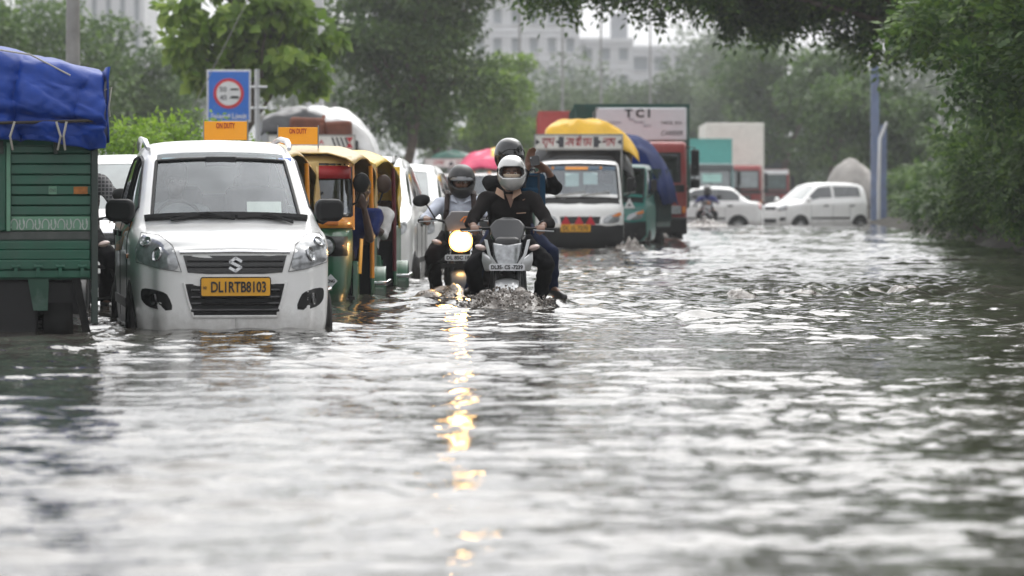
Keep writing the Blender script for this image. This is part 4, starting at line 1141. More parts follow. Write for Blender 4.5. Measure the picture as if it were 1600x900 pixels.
SMOKEG = glass('dusty rickshaw windscreen', (.30, .33, .33), .06)
def rickshaw(label, x, Y, rz=0, roof=KHAKI, board=False, frame=ORANGE, mirror=BLACKP, plate_strip=False, maroon=False):
    t = thing('autorickshaw', label, 'autorickshaw', (x, Y, ROAD), rz, 'green and yellow autorickshaws queueing on the left'); t.scale = (.93, 1, .945)
    def plan(a, hw, y0, dep):                              # a -1..1 along the bowed front, from left door edge to right
        s_ = math.copysign(abs(math.sin(a * PI / 2)) ** .62, a); c_ = abs(math.cos(a * PI / 2)) ** .75
        return hw * s_, y0 + dep * (1 - c_)
    prof = [(.22, .36, .16, .46), (.30, .41, .08, .54), (.45, .45, .02, .6), (.65, .465, .0, .62), (.85, .47, .03, .59), (1.00, .465, .08, .54)]
    nA = 25
    def ring(z, hw, y0, dep): return [(*plan(a, hw, y0, dep), z) for a in np.linspace(-1, 1, nA)]
    b = MB(); b.grid([ring(*q) for q in prof]); b.build('front_panel', TGREEN, t, solid=.02)
    P = np.array(prof)
    def surf(xx, z):                                       # point on the front panel
        hw, y0, dep = (np.interp(z, P[:, 0], P[:, i]) for i in (1, 2, 3))
        s_ = min(1, abs(xx) / hw) ** (1 / .62); a = math.asin(s_); return y0 + dep * (1 - abs(math.cos(a)) ** .75)
    b = MB(); b.grid([ring(1.00, .475, .07, .55), ring(1.06, .475, .085, .535), ring(1.12, .47, .11, .51)]); b.build('dash_band', frame, t, solid=.025)
    G = []
    for z in (.735, .83, .92): G.append([(xx, surf(xx, z) - .022, z) for xx in np.linspace(-.43, .43, 19)])
    lb = MB().grid(G).build('lamp_band', BLACKP, t, solid=.02)
    for s in (1, -1):
        xx = s * .235
        b = MB(); b.lathe([(.092, .03), (.095, -.01), (.085, -.03), (.07, -.012), (.035, -.02), (.001, -.03)], (xx, surf(xx, .83) - .035, .83), 'Y', 24); b.build('headlight', LAMPG, t)
        b = MB(); b.tube([(xx + .093 * math.cos(a), surf(xx, .83) - .062, .83 + .093 * math.sin(a)) for a in np.linspace(0, 2 * PI, 21)[:-1]], .009, 6, True); b.build('lamp_ring', BLACKP, t)
        b = MB(); b.box((s * .27, .085 + .02, 1.055), (.17, .05, .055)); b.build('indicator', AMBER if frame is ORANGE else REDL, t, bevel=.01)
    # windscreen
    def wring(z, hw, y0, dep, a0=-.93, a1=.93): return [(*plan(a, hw, y0, dep), z) for a in np.linspace(a0, a1, 17)]
    MB().grid([wring(1.12, .46, .12, .42), wring(1.35, .455, .20, .38), wring(1.58, .45, .30, .32)]).build('windscreen', SMOKEG, t)
    fr = wring(1.12, .465, .11, .45) + [(*plan(.95, .46, .20, .40), 1.35)] + wring(1.60, .455, .30, .34)[::-1] + [(*plan(-.95, .46, .20, .40), 1.35)]
    MB().tube(fr, .022, 8, True).build('windscreen_frame', GLOSSB, t)
    for s in (1, -1):
        MB().tube([(s * .475, .60, .98), (s * .475, .62, 1.3), (s * .47, .66, 1.62)], .022, 8).build('front_pillar', frame, t)
    MB().tube([(-.06, .16, 1.14), (.20, .20, 1.34)], .01, 5).build('wiper', BLACKP, t)
    b = MB(); b.grid([wring(1.585, .46, .29, .34, -1, 1), wring(1.68, .46, .34, .30, -1, 1)]); b.build('header', roof, t, solid=.03)
    MB().grid([wring(1.47, .455, .235, .35), wring(1.59, .455, .27, .34)]).build('header_lining', REDIN, t, solid=.02)
    # canopy
    def can(u, v):
        y = .26 + 2.42 * u; hw = (.50 + .18 * smooth1(u / .55)) ; q = (v - .5) * 2
        zc = 1.70 + .085 * math.sin(PI * min(1, u * 1.15)) - .12 * max(0, u - .8) / .2
        drop = .08 + .14 * smooth1((u - .25) / .3)
        z = zc - drop * abs(q) ** 4 - .02 * abs(q) ** 2
        sag = .012 * math.cos(u * PI * 8) * (1 - abs(q) ** 3)
        return (hw * math.copysign(abs(q) ** .8, q), y, z + sag + .006 * wr(q * 2, u * 4, x))
    tarp_grid(can, 29, 21, 'canopy', roof, t)
    for s in (1, -1):                                     # canopy side flap behind the passenger opening
        def flap(u, v):
            y = 2.05 + .62 * u; z = .95 + (1.58 - .95) * v
            return (s * (.672 + .012 * math.sin(v * 9 + u * 3)), y, z)
        tarp_grid(flap, 6, 7, 'side_flap', roof, t)
        MB().tube([(s * .655, 1.28, .5), (s * .655, 1.26, 1.0), (s * .64, 1.22, 1.6)], .022, 8).build('door_post', MAROON if maroon else frame, t)
    def back(u, v): return ((u - .5) * 1.34, 2.66 + .02 * math.sin(u * 9), .95 + .68 * v)
    tarp_grid(back, 9, 5, 'rear_curtain', roof, t)
    # tub
    b = MB(); b.span(-.68, .68, 2.60, 2.70, .32, 1.0); b.build('rear_panel', TGREEN, t, bevel=.02)
    for s in (1, -1):
        b = MB(); b.prism([(1.26, .34), (2.62, .34), (2.62, .98), (1.5, .98), (1.28, .80)], 'X', s * .64, s * .675); b.build('side_panel', TGREEN, t, bevel=.012)
        b = MB(); b.prism([(.58, .30), (1.30, .30), (1.30, .62), (1.0, .58), (.62, .68)], 'X', s * .475, s * .53); b.build('door_sill', TGREEN, t, bevel=.01)
        # rear mudguard with bumper bar
        L = [[(s * xx, 1.95 + .30 * math.cos(a), .30 + .30 * math.sin(a)) for xx in (.60, .68, .77, .785)] for a in np.linspace(-.2, PI + .2, 12)]
        MB().grid(L).build('mudguard', TGREEN, t, solid=.012)
        MB().tube([(s * .66, 1.58, .44), (s * .80, 1.56, .44), (s * .83, 1.66, .46)], .022, 7).build('bumper_bar', CHROME, t)
        wheel(t, (s * .64, 1.95, .22), .22, .11, STEEL, 5)
    wheel(t, (0, .30, .22), .22, .11, STEEL, 5)
    MB().span(-.5, .5, .5, 2.6, .30, .34).build('floor', DARKIN, t)
    b = MB(); b.box((0, 1.12, .62), (.62, .34, .12)); b.box((0, 1.33, .92), (.9, .08, .46), (R(-6), 0, 0)); b.build('driver_seat', DARKIN, t, bevel=.03)
    b = MB(); b.box((0, 2.2, .62), (1.2, .5, .16)); b.box((0, 2.5, .98), (1.2, .1, .55), (R(-8), 0, 0)); b.build('passenger_seat', mat('brown seat vinyl', (.06, .03, .02), .5), t, bevel=.04)
    MB().span(-.66, .66, 1.36, 1.40, .34, .82).build('partition', DARKIN, t)
    b = MB(); b.tube([(-.3, .62, 1.06), (-.1, .56, 1.02), (.1, .56, 1.02), (.3, .62, 1.06)], .016, 7); b.cyl((0, .56, 1.02), (0, .36, .6), .03); b.build('handlebar', BLACKP, t)
    for s in (1, -1):
        b = MB(); b.ell((0, 0, 0), (.085, .035, .10), 16, 10); b.build('wing_mirror', mirror, t, loc=(s * .565, .50, 1.43), rot=(R(10), 0, s * R(8)))
        MB().tube([(s * .47, .60, 1.22), (s * .52, .54, 1.24), (s * .555, .51, 1.34)], .012, 6).build('mirror_stalk', BLACKP, t)
    # gas sticker and plate strip
    st = MB().box((0, 0, 0), (.095, .004, .095), (0, R(45), 0)).build('gas_sticker', WHITEPL, t, loc=(.28, surf(.28, .50) - .022, .50), rot=(0, 0, R(14)))
    text('CNG', .03, INK, st, (0, -.005, 0), width=.075, height=.03, bold=.001)
    if plate_strip:
        MB().box((0, 0, 0), (.05, .012, .34)).build('plate_strip', YELLOWPL, t, loc=(.548, .92, .72), rot=(0, R(6), R(60)))
    if board:
        bd = MB().box((0, 0, 0), (.385, .02, .165)).build('roof_board', mat('board amber', rgb(247, 168, 22), .45, var=.04), t, loc=(-.06, .72, 1.885), bevel=.003)
        text('ON DUTY', .06, mat('board red ink', rgb(170, 40, 20), .5), bd, (.0, -.013, .045), width=.17, height=.05, bold=.0012)
        for s in (1, -1): MB().tube([(s * .198, 0, -.12), (s * .198, 0, .1)], .007, 6).build('board_post', STEEL, bd)
    return t
def smooth1(u):
    u = min(1, max(0, u)); return u * u * (3 - 2 * u)
rickshaw('autorickshaw hidden behind the white taxi, khaki canopy and ON DUTY board showing above its roof', -2.35, 30.35, 0, KHAKI, True)
rickshaw('khaki-roofed autorickshaw right behind the taxi, its driver leaning out', -1.88, 33.0, R(1.2), KHAKI, True, plate_strip=True)
rickshaw('yellow-roofed autorickshaw second in the row with maroon door rod and brown mirror', -1.80, 36.2, 0, YELLT, False, mirror=mat('brown mirror back', (.06, .035, .025), .5), maroon=True)
rickshaw('small yellow-roofed autorickshaw behind the white cars, nearer of the far pair', -1.84, 54.0, 0, YELLT)
rickshaw('small yellow-roofed autorickshaw, farther of the far pair', -1.76, 59.0, 0, YELLT)

# ------------------------------------------------------------------ mini trucks
def mini_secs():
    nose = sec(.03, .34, .64, .80, (.60, .84), (.5, .86), (.27, .87), .872, .10)
    inn = lambda q, y: dict(y=y, bend=.06 * q, w=.66, pts=[(x * q, .6 + (z - .6) * q) for x, z in nose['pts']])
    S_ = [inn(.02, -.01), inn(.6, 0), nose,
          sec(.08, .34, .70, .92, (.66, .96), (.58, .985), (.3, .995), 1.0, .10),
          sec(.17, .34, .73, 1.03, (.69, 1.07), (.63, 1.085), (.32, 1.095), 1.10, .08),
          sec(.26, .34, .74, 1.10, (.695, 1.15), (.655, 1.175), (.33, 1.195), 1.20, .07),       # 5 cowl
          sec(.48, .34, .745, 1.13, (.685, 1.42), (.64, 1.455), (.32, 1.475), 1.48, .06),
          sec(.70, .34, .745, 1.15, (.67, 1.68), (.615, 1.735), (.31, 1.76), 1.765, .05),         # 7 top
          sec(.85, .34, .745, 1.15, (.67, 1.72), (.615, 1.80), (.31, 1.825), 1.83, .02),
          sec(1.40, .34, .745, 1.15, (.67, 1.73), (.615, 1.82), (.31, 1.845), 1.85),
          sec(1.50, .34, .745, 1.15, (.67, 1.72), (.61, 1.80), (.31, 1.83), 1.835)]
    L = S_[-1]
    return S_ + [dict(y=1.52, bend=0, w=.74, pts=[(x * q, 1.0 + (z - 1.0) * q) for x, z in L['pts']]) for q in (.94, .02)]
BODYG = mat('dark green truck body', rgb(20, 84, 62), .5, var=.12, scale=3, dirt=.45, dirtcol=(.06, .06, .05))
GREYM = mat('grey frame paint', rgb(150, 150, 148), .5, .2, var=.1, dirt=.3)
SIGNCREAM = mat('cream sign board', (.66, .65, .62), .5, var=.06, dirt=.2)
REDINK = mat('red sign paint', rgb(178, 26, 44), .5, var=.1)
DARKSIGN = mat('dark sign paint', rgb(58, 56, 62), .5, var=.1)
def devanagari(word):
    'hand-painted letters as polylines in a 1-high box; returns (lines, width)'
    A = []
    def put(L, dx): A.extend([[(x + dx, z) for x, z in l] for l in L])
    arc = lambda cx, cz, r, a0, a1, n=8, ry=None: [(cx + r * math.cos(R(a0 + (a1 - a0) * i / n)), cz + (ry or r) * math.sin(R(a0 + (a1 - a0) * i / n))) for i in range(n + 1)]
    g = {
        'sha': [arc(.14, .80, .13, 200, -70) + [(.10, .45), (.32, .10)], [(.42, .95), (.42, 0)], [(.02, 0.5), (.14, .42)]],
        'u': [arc(.42, -.12, .12, 90, 300)],
        'bha': [arc(.10, .8, .09, 180, 480), [(.16, .72), (.12, .42), (.42, .42)], [(.42, .95), (.42, 0)]],
        'ja': [[(.02, .42), (.18, .30), (.28, .5), (.45, .5)], [(.45, .95), (.45, 0)], [(.18, .3), (.02, .12)]],
        'ya': [arc(.12, .72, .12, 150, -90) + [(.14, .38), (.42, .40)], [(.42, .95), (.42, 0)]],
        'shra': [arc(.14, .78, .13, 190, -90) + [(.08, .42), (.30, .16)], [(.40, .95), (.40, 0)], [(.40, .42), (.12, .05)]],
        'ii': [[(.15, .95), (.15, 0)], arc(0, 1.0, .15, 0, 180, ry=.28)],
        'ra': [arc(.12, .72, .14, 150, -80) + [(.10, .48), (.30, .08)]],
        'aa': [[(.14, .95), (.14, 0)]],
        'ma': [[(.08, .95), (.08, .35), (.02, .28), (.12, .34), (.42, .36)], [(.42, .95), (.42, 0)]],
        'la': [arc(.12, .55, .12, 60, 330) + [(.22, .5)] + arc(.32, .55, .10, 200, 20), [(.46, .95), (.46, 0)]]}
    wd = dict(sha=.52, u=0, bha=.52, ja=.55, ya=.52, shra=.48, ii=.24, ra=.36, aa=.24, ma=.52, la=.56)
    x = 0; st = 0; first = 0
    for s in word:
        if s == ' ':
            A.append([(st, .95), (x, .95)]); x += .22; st = x; continue
        put(g[s], x if s != 'u' else x - .52); x += wd[s]
    A.append([(st, .95), (x, .95)])
    return A, x
def painted(word, w, h, m, parent, loc, wd=.013, shear=.12):
    L, W_ = devanagari(word)
    L = [[((x - W_ / 2) * w / W_ + (z - .5) * h * shear, (z - .5) * h) for x, z in l] for l in L]
    return strokes(L, wd, m, parent, M=Matrix.Translation(loc))
def head_board(t, style, y=1.50, z=2.15, w=1.5, h=.25):
    bd = MB().box((0, y, z), (w, .03, h)).build('head_board', SIGNCREAM, t, bevel=.004)
    b = MB()
    for zz in (z - h / 2, z + h / 2): b.box((0, y, zz), (w + .02, .05, .025))
    for xx in (-w / 2, w / 2): b.box((xx, y, z), (.025, .056, h + .02))
    b.build('board_frame', GREYM, t)
    for s in (1, -1): MB().span(s * w / 2 - .03, s * w / 2 + .005, y + .01, y + .05, 1.0, z - h / 2).build('board_post', GREYM, t)
    f = y - .022
    if style == 'hindi':
        for s in (1, -1):
            b = MB()
            b.prism([(s * .255, z - .09), (s * .34, z - .09), (s * .34, z - .035), (s * .40, z + .0), (s * .34, z + .035), (s * .34, z + .09), (s * .255, z + .09)], 'Y', f, f + .006)
            b.prism([(s * .73, z + .05), (s * .73, z - .05), (s * .66, z)], 'Y', f, f + .006)
            b.build('arrow_mark', DARKSIGN, bd, smooth=0)
        painted(['sha', 'u', 'bha'], .21, .13, REDINK, bd, (-.52, f - .004, z))
        painted(['ja', 'ya', ' ', 'shra', 'ii', ' ', 'ra', 'aa', 'ma'], .44, .13, REDINK, bd, (0, f - .004, z))
        painted(['la', 'aa', 'bha'], .21, .13, REDINK, bd, (.52, f - .004, z))
    elif style == 'striped':
        b = MB()
        for i in range(4):
            for s in (1, -1):
                x0 = s * (.34 + .075 * i); b.prism([(x0, z + .09), (x0 + s * .035, z + .09), (x0 + s * .10, z - .09), (x0 + s * .065, z - .09)][::1], 'Y', f, f + .006)
        b.build('stripe_mark', DARKSIGN, bd, smooth=0)
        b = MB(); b.prism([(.66, z), (.72, z - .09), (.60, z - .09)], 'Y', f - .003, f); b.prism([(.66, z), (.72, z + .09), (.60, z + .09)], 'Y', f - .003, f); b.build('red_mark', REDINK, bd, smooth=0)
        text('JAI MAA', .1, REDINK, bd, (-.03, f - .004, z), width=.5, height=.085, bold=.001)
    else:
        painted(['ja', 'ya'], .3, .12, REDINK, bd, (-.35, f - .004, z)); painted(['ma', 'aa'], .3, .12, REDINK, bd, (.3, f - .004, z))
        b = MB(); b.prism([(-.08, z - .07), (.08, z - .07), (.0, z + .07)], 'Y', f, f + .005); b.build('arrow_mark', DARKSIGN, bd, smooth=0)
    return bd
def mini_truck(label, x, Y, rz=0, cab=WHITEP, bodym=BODYG, board=None, plate=None, group=None, stickers=False, body_h=1.75, detail=True):
    t = thing('mini_truck', label, 'mini truck', (x, Y, ROAD), rz, group)
    sh = Shell(mini_secs(), 4, sbreaks=(5, 7))
    ws = sh.region(5.2, 6.9, 7.05, 9.1); sw = sh.region(6.2, 9.0, 5.2, 5.95)
    sh.mesh('cab', ~(ws | sw), cab, t)
    sh.mesh('windscreen', ws, WINDG, t, push=-.004)
    for s in (1, -1): sh.mesh('side_window', sw & (sh.side == s), SIDEG, t, push=-.004)
    A, nj, sub = sh.G, sh.nj, sh.sub
    s0, s1, j7 = int(5.2 * sub), int(6.9 * sub) + 1, int(7.0 * sub)
    ringp = [A[i, j7] for i in range(s0, s1 + 1)] + [A[s1, j] for j in range(j7, 2 * nj - j7 + 1)] + [A[i, 2 * nj - j7] for i in range(s1, s0 - 1, -1)] + [A[s0, j] for j in range(2 * nj - j7, j7 - 1, -1)]
    MB().tube(ringp, .018, 5, True).build('windscreen_seal', BLACKP, t)
    sh.patch('cowl_panel', [(-.64, 1.19), (.64, 1.19), (.67, 1.09), (-.67, 1.09)], BLACKP, t, off=.006, rings=3)
    sh.patch('grille', [(-.34, .88), (.34, .88), (.32, .76), (-.32, .76)], BLACKP, t, off=.006)
    sh.patch('bumper', [(-.70, .74), (.70, .74), (.70, .36), (-.70, .36)], BLACKP, t, off=.035, thick=.05)
    for s in (1, -1):
        P = [(s * .36, .76), (s * .40, .87), (s * .60, .94), (s * .66, .94), (s * .66, .78)]
        o = sh.patch('headlight', P, LAMPG, t, off=.008, dome=.008, round_=1)
        sh.patch('indicator', [(s * .52, .885), (s * .665, .955), (s * .68, .90), (s * .6, .875)], AMBER, t, off=.018)
        b = MB(); b.box((s * .86, .30, 1.42), (.13, .05, .24)); b.build('wing_mirror', BLACKP, t, bevel=.025)
        MB().tube([(s * .72, .42, 1.2), (s * .84, .30, 1.26), (s * .85, .30, 1.40)], .012, 6).build('mirror_stalk', BLACKP, t)
        wheel(t, (s * .62, .62, .26), .26, .16, STEEL, 6); wheel(t, (s * .62, 2.95, .26), .26, .16, STEEL, 6)
        sh.patch('wheel_arch', [(.62 + .31 * math.cos(a), .27 + .31 * math.sin(a)) for a in np.linspace(-.1, PI + .1, 12)], mat('wheel well', (.012, .012, .012), .9), t, axis='X+' if s == 1 else 'X-', off=.004)
    for x0, x1 in ((-.42, .10), (.02, .50)):
        pts = [sh.hit(x0 + (x1 - x0) * q, 1.22 + .07 * q) for q in np.linspace(0, 1, 7)]
        MB().tube([p_ + n_ * .02 for p_, n_ in pts], .012, 5).build('wiper', GREYM, t)
    seat(t, -.35, 1.05, .95, .5); seat(t, .35, 1.05, .95, .5)
    MB().span(-.66, .66, .36, .62, .6, 1.14).build('dashboard', DARKIN, t)
    if stickers:
        PAPER = mat('pale paper', (.55, .68, .68), .7)
        for xx, ww, hh, zz in ((-.13, .23, .27, 1.50), (.18, .24, .24, 1.52)):
            hp, hn = sh.hit(xx, zz); MB().box((0, 0, 0), (ww, .004, hh)).build('windscreen_paper', PAPER, t, loc=hp + Vector((0, .02, 0)), rot=(R(-33), 0, 0))
        STK = mat('sun strip', rgb(70, 92, 110), .4)
        sh.patch('sun_strip', [(-.60, 1.725), (.60, 1.725), (.61, 1.66), (-.61, 1.66)], STK, t, off=.006, rings=2)
        sh.patch('strip_badge', [(-.24, 1.715), (.14, 1.715), (.14, 1.665), (-.24, 1.665)], ORANGE, t, off=.011, rings=2)
        for xx in (-.45, .36):
            hp, hn = sh.hit(xx, 1.69); MB().ell(hp + hn * .012, (.026, .01, .026), 10, 6).build('strip_dot', ORANGE, t)
        for xx in (-.24, -.02, .17):                      # cloth pennants on the plate bar
            b = MB(); yq = sh.hit(xx, .78)[0].y - .05; b.prism([(xx - .085, .745), (xx + .085, .745), (xx, .90)], 'Y', yq, yq + .012); b.build('pennant', mat('pennant red', rgb(200, 40, 60), .7), t)
    if plate:
        yq = sh.hit(0, .68)[0].y - .055
        pl = MB().prism(rrect(.50, .125, .012), 'Y', -.012, 0).build('number_plate', YELLOWPL, t, loc=(-.08, yq, .69))
        text(plate, .08, INK, pl, (0, -.015, 0), width=.42, height=.075, bold=.001)
    # cargo body with ribbed sides
    b = MB(); b.span(-.75, .75, 1.6, 3.75, .62, .72); b.span(-.75, -.71, 1.6, 3.75, .72, body_h); b.span(.71, .75, 1.6, 3.75, .72, body_h); b.span(-.71, .71, 3.71, 3.75, .72, body_h); b.span(-.71, .71, 1.6, 1.64, .72, body_h)
    b.build('cargo_body', bodym, t)
    rb = MB(); rib = None
    for k in range(7):
        for s in (1, -1):
            y = 1.66 + k * .34
            if rib is None: o = MB().box((0, 0, 0), (.03, .05, body_h - .72)).build('rib', bodym, t, bevel=.006); rib = o.data
            else:
                o = mesh_obj('rib', rib, t)
            o.location = (s * .765, y, (body_h + .72) / 2)
    MB().span(-.35, .35, 1.4, 3.7, .42, .6).build('chassis', BLACKP, t)
    if board: head_board(t, board)
    return t, sh
def load_tarp(t, m, z0, h, y0=1.7, y1=3.8, hw=.80, seed=0., name='tarpaulin', drop=.35, x0=-1, x1=1, peak=0., front=False):
    def f(u, v):
        q = x0 + (x1 - x0) * v; y = y0 + (y1 - y0) * u
        e = max(0, 1 - abs(q - peak) ** 2.6 / (1 + abs(peak)) ** 2.6) ** .55; end = smooth1(min(u + (.12 if front else 0), 1 - u) / .12)
        z = z0 - drop + (h * (.8 + .2 * math.cos(u * 7 + seed)) + drop) * e * (.45 + .55 * end)
        return (q * hw * (1 + .04 * math.sin(y * 5 + seed)), y + .02 * wr(q, z, seed), z + .035 * wr(q * 1.3, y * 1.1, seed))
    return tarp_grid(f, 25, 31, name, m, t)
TY, TB, TBL, TPK = tarp_mat('yellow tarpaulin', rgb(236, 186, 34)), tarp_mat('black tarpaulin', (.028, .028, .032)), mat('blue tarpaulin', (.004, .024, .16), .75, var=.15, scale=3, bump=.5, bscale=7, spec=.15), tarp_mat('pink tarpaulin', rgb(222, 62, 108))
TGT, TWH = tarp_mat('green tarpaulin', rgb(34, 92, 78)), tarp_mat('white plastic sheet', (.62, .62, .62))
t, sh = mini_truck('white mini truck with red Hindi head board and yellow tarpaulin load', 1.14, 61.8, 0, board='hindi', plate='DL 1L 7370', stickers=True)
load_tarp(t, TB, 1.85, .58, hw=.98, y0=1.55, y1=3.7, seed=1.1, name='black_tarpaulin', drop=.45)
load_tarp(t, TY, 1.98, .60, hw=.90, y0=1.57, y1=3.4, seed=.3, name='yellow_tarpaulin', drop=.30, x0=-.60, x1=1.12, peak=.1)
t, sh = mini_truck('teal mini truck with blue tarpaulin load behind the yellow covered one', 1.80, 70.2, R(-9.5), cab=TGREEN2, bodym=mat('dark teal body', rgb(24, 62, 58), .55, dirt=.4))
load_tarp(t, TBL, 1.92, .50, hw=.88, y0=1.45, y1=3.7, seed=2.2, name='blue_tarpaulin', drop=.85)
st = MB().prism([(-.11, 0), (.11, 0), (0, .2)], 'Y', -.004, .004).build('warning_triangle', SIGNW, t, loc=(.42, sh.hit(.42, 1.0)[0].y - .02, .99))
MB().prism([(-.035, .04), (.035, .04), (0, .1)], 'Y', -.008, -.004).build('triangle_mark', DARKSIGN, st)
t, sh = mini_truck('white mini truck with black and white striped head board and brown bundles above the rickshaws', -3.47, 62.5, 0, board='striped', group='mini trucks with painted head boards')
b = MB(); b.box((-.1, 2.0, 2.42), (.62, .6, .34), (0, R(2), R(4))); b.build('brown_trunk', mat('brown trunk cloth', rgb(112, 66, 50), .8, var=.25, bump=.4), t, bevel=.06, seg=3)
b = MB(); b.box((.45, 2.05, 2.38), (.46, .6, .30), (0, R(-3), R(-3))); b.build('brown_trunk', MATS['brown trunk cloth'], t, bevel=.06, seg=3)
MB().tube([(.17, 1.7, 2.24), (.16, 1.69, 2.45), (.2, 1.9, 2.62)], .03, 6).build('strap', MATS['brown trunk cloth'], t)
load_tarp(t, TB, 2.30, .52, hw=.9, y0=1.75, y1=3.6, seed=.8, name='black_tarpaulin', drop=.30, x0=-1.0, x1=.2, peak=-.2)
load_tarp(t, TWH, 2.25, .56, hw=.95, y0=1.95, y1=3.7, seed=1.7, name='white_sheet', drop=.55, x0=-.15, x1=1.25, peak=.1)
MB().box((.62, 1.9, 1.95), (.34, .4, .5)).build('black_crate', BLACKP, t, bevel=.03)
t, sh = mini_truck('far white mini truck with dark green cover and red lettered head board', -1.72, 103, 0, board='plain')
load_tarp(t, TGT, 2.1, .42, hw=.85, seed=.5, name='green_tarpaulin')
t, sh = mini_truck('far white mini truck with pink tarpaulin load behind the riders', -.62, 100, 0, stickers=False)
load_tarp(t, TPK, 1.95, .55, hw=.95, y0=1.4, seed=1.9, name='pink_tarpaulin', drop=.25)
load_tarp(t, TY, 1.98, .58, hw=.9, y0=1.9, seed=2.9, name='yellow_tarpaulin', drop=.02, x0=.05, x1=.6, peak=.3)
for xx in (-.45, 0, .45): MB().ell((xx, .8, 1.86), (.05, .05, .035), 10, 6).build('roof_marker', AMBER, t)

# ------------------------------------------------------------------ big trucks
REDT = mat('truck red', rgb(146, 40, 38), .42, var=.1, coat=.3, dirt=.35)
def big_truck(label, x, Y, rz=0, cab=REDT, box=BODYG, bw=2.3, bh=3.9, bl=6.5, b0=2.0, cab_w=2.2, cab_h=2.55, sign=None, visor=None, screen=PALEG, board_tilt=0, front_ribs=True, name='truck', cab_band=BLACKP, papers=False):
    t = thing(name, label, 'truck', (x, Y, ROAD), rz)
    h = cab_w / 2
    prof = [(.10, .55), (.02, .75), (.0, 1.35), (.16, cab_h - .15), (.24, cab_h), (1.7, cab_h + .03), (1.75, .55)]
    b = MB(); b.prism(prof, 'X', -h, h); b.build('cab', cab, t, bevel=.07, seg=3)
    def fy(z): return float(np.interp(z, [.55, .75, 1.35, cab_h - .15, cab_h], [.10, .02, 0, .16, .24]))
    def panel(nm, x0, x1, z0, z1, m, out=.02, th=.03, par=t, bev=.01):
        b = MB(); b.loft([[(x0, fy(z0) - out, z0), (x1, fy(z0) - out, z0), (x1, fy(z1) - out, z1), (x0, fy(z1) - out, z1)], [(x0, fy(z0) + th, z0), (x1, fy(z0) + th, z0), (x1, fy(z1) + th, z1), (x0, fy(z1) + th, z1)]])
        return b.build(nm, m, par, bevel=bev)
    ws = panel('windscreen_frame', -h + .12, h - .12, 1.50, cab_h - .22, BLACKP, .012)
    for s in (1, -1): panel('windscreen', s * .02 if s > 0 else -h + .18, h - .18 if s > 0 else -.02, 1.56, cab_h - .28, screen, .02)
    panel('band', -h + .05, h - .05, 1.30, 1.46, cab_band, .015)
    g = panel('grille', -.62, .62, .82, 1.25, BLACKP, .02)
    for k in range(4): panel('grille_slat', -.58, .58, .87 + k * .1, .90 + k * .1, GREYM, .04, .0, g, 0)
    b = MB(); b.span(-h, h, -.16, .12, .42, .78); b.build('bumper', BLACKP, t, bevel=.04)
    for s in (1, -1):
        panel('headlight', s * .68, s * .98, .84, 1.02, LAMPG, .03); panel('indicator', s * (h - .1), s * (h - .02), .86, 1.0, AMBER, .03)
        b = MB(); b.box((s * (h + .17), -.02, 1.92), (.18, .1, .55)); b.build('wing_mirror', BLACKP, t, bevel=.03)
        b = MB(); b.box((s * (h + .17), -.02, 1.48), (.2, .1, .2)); b.build('wing_mirror', BLACKP, t, bevel=.03)
        MB().tube([(s * h, .25, 2.25), (s * (h + .16), 0, 2.24), (s * (h + .16), 0, 1.42), (s * h, .2, 1.36)], .018, 6).build('mirror_arm', BLACKP, t)
        b = MB(); b.prism([(.35, 1.5), (1.45, 1.5), (1.45, cab_h - .28), (.5, cab_h - .28)], 'X', s * (h - .02), s * (h + .012)); b.build('side_window', DARKG, t)
        for y in (.85, b0 + bl * .62, b0 + bl * .80): wheel(t, (s * (h - .2), y, .5), .5, .28, STEEL, 8)
        MB().tube([(s * (h + .01), .30, 1.0), (s * (h + .03), .30, 1.45)], .016, 6).build('grab_rail', GREYM, t)
    if papers:
        panel('windscreen_paper', -.35, .45, 1.75, 2.1, mat('pale green paper', (.4, .66, .6), .7), .03)
    if visor: panel('sun_visor', -h + .05, h - .05, cab_h - .25, cab_h - .02, visor, .12, .0)
    hb = bw / 2
    b = MB(); b.span(-hb, hb, b0, b0 + bl, .95, bh); b.build('cargo_box', box, t, bevel=.03)
    if front_ribs:
        rib = None
        for s in (1, -1):
            for k in range(9):
                if rib is None: o = MB().box((0, 0, 0), (.04, .08, bh - 1.0)).build('rib', box, t, bevel=.01); rib = o.data
                else: o = mesh_obj('rib', rib, t)
                o.location = (s * (hb + .018), b0 + .2 + k * (bl - .4) / 8, (bh + .95) / 2)
        b = MB()
        b.span(-hb - .03, hb + .03, b0 - .03, b0 + .06, bh - .06, bh + .03); b.build('top_rail', box, t)
    MB().span(-.45, .45, 1.0, b0 + bl, .6, .93).build('chassis', BLACKP, t)
    if sign: sign(t, b0, bw, bh)
    return t
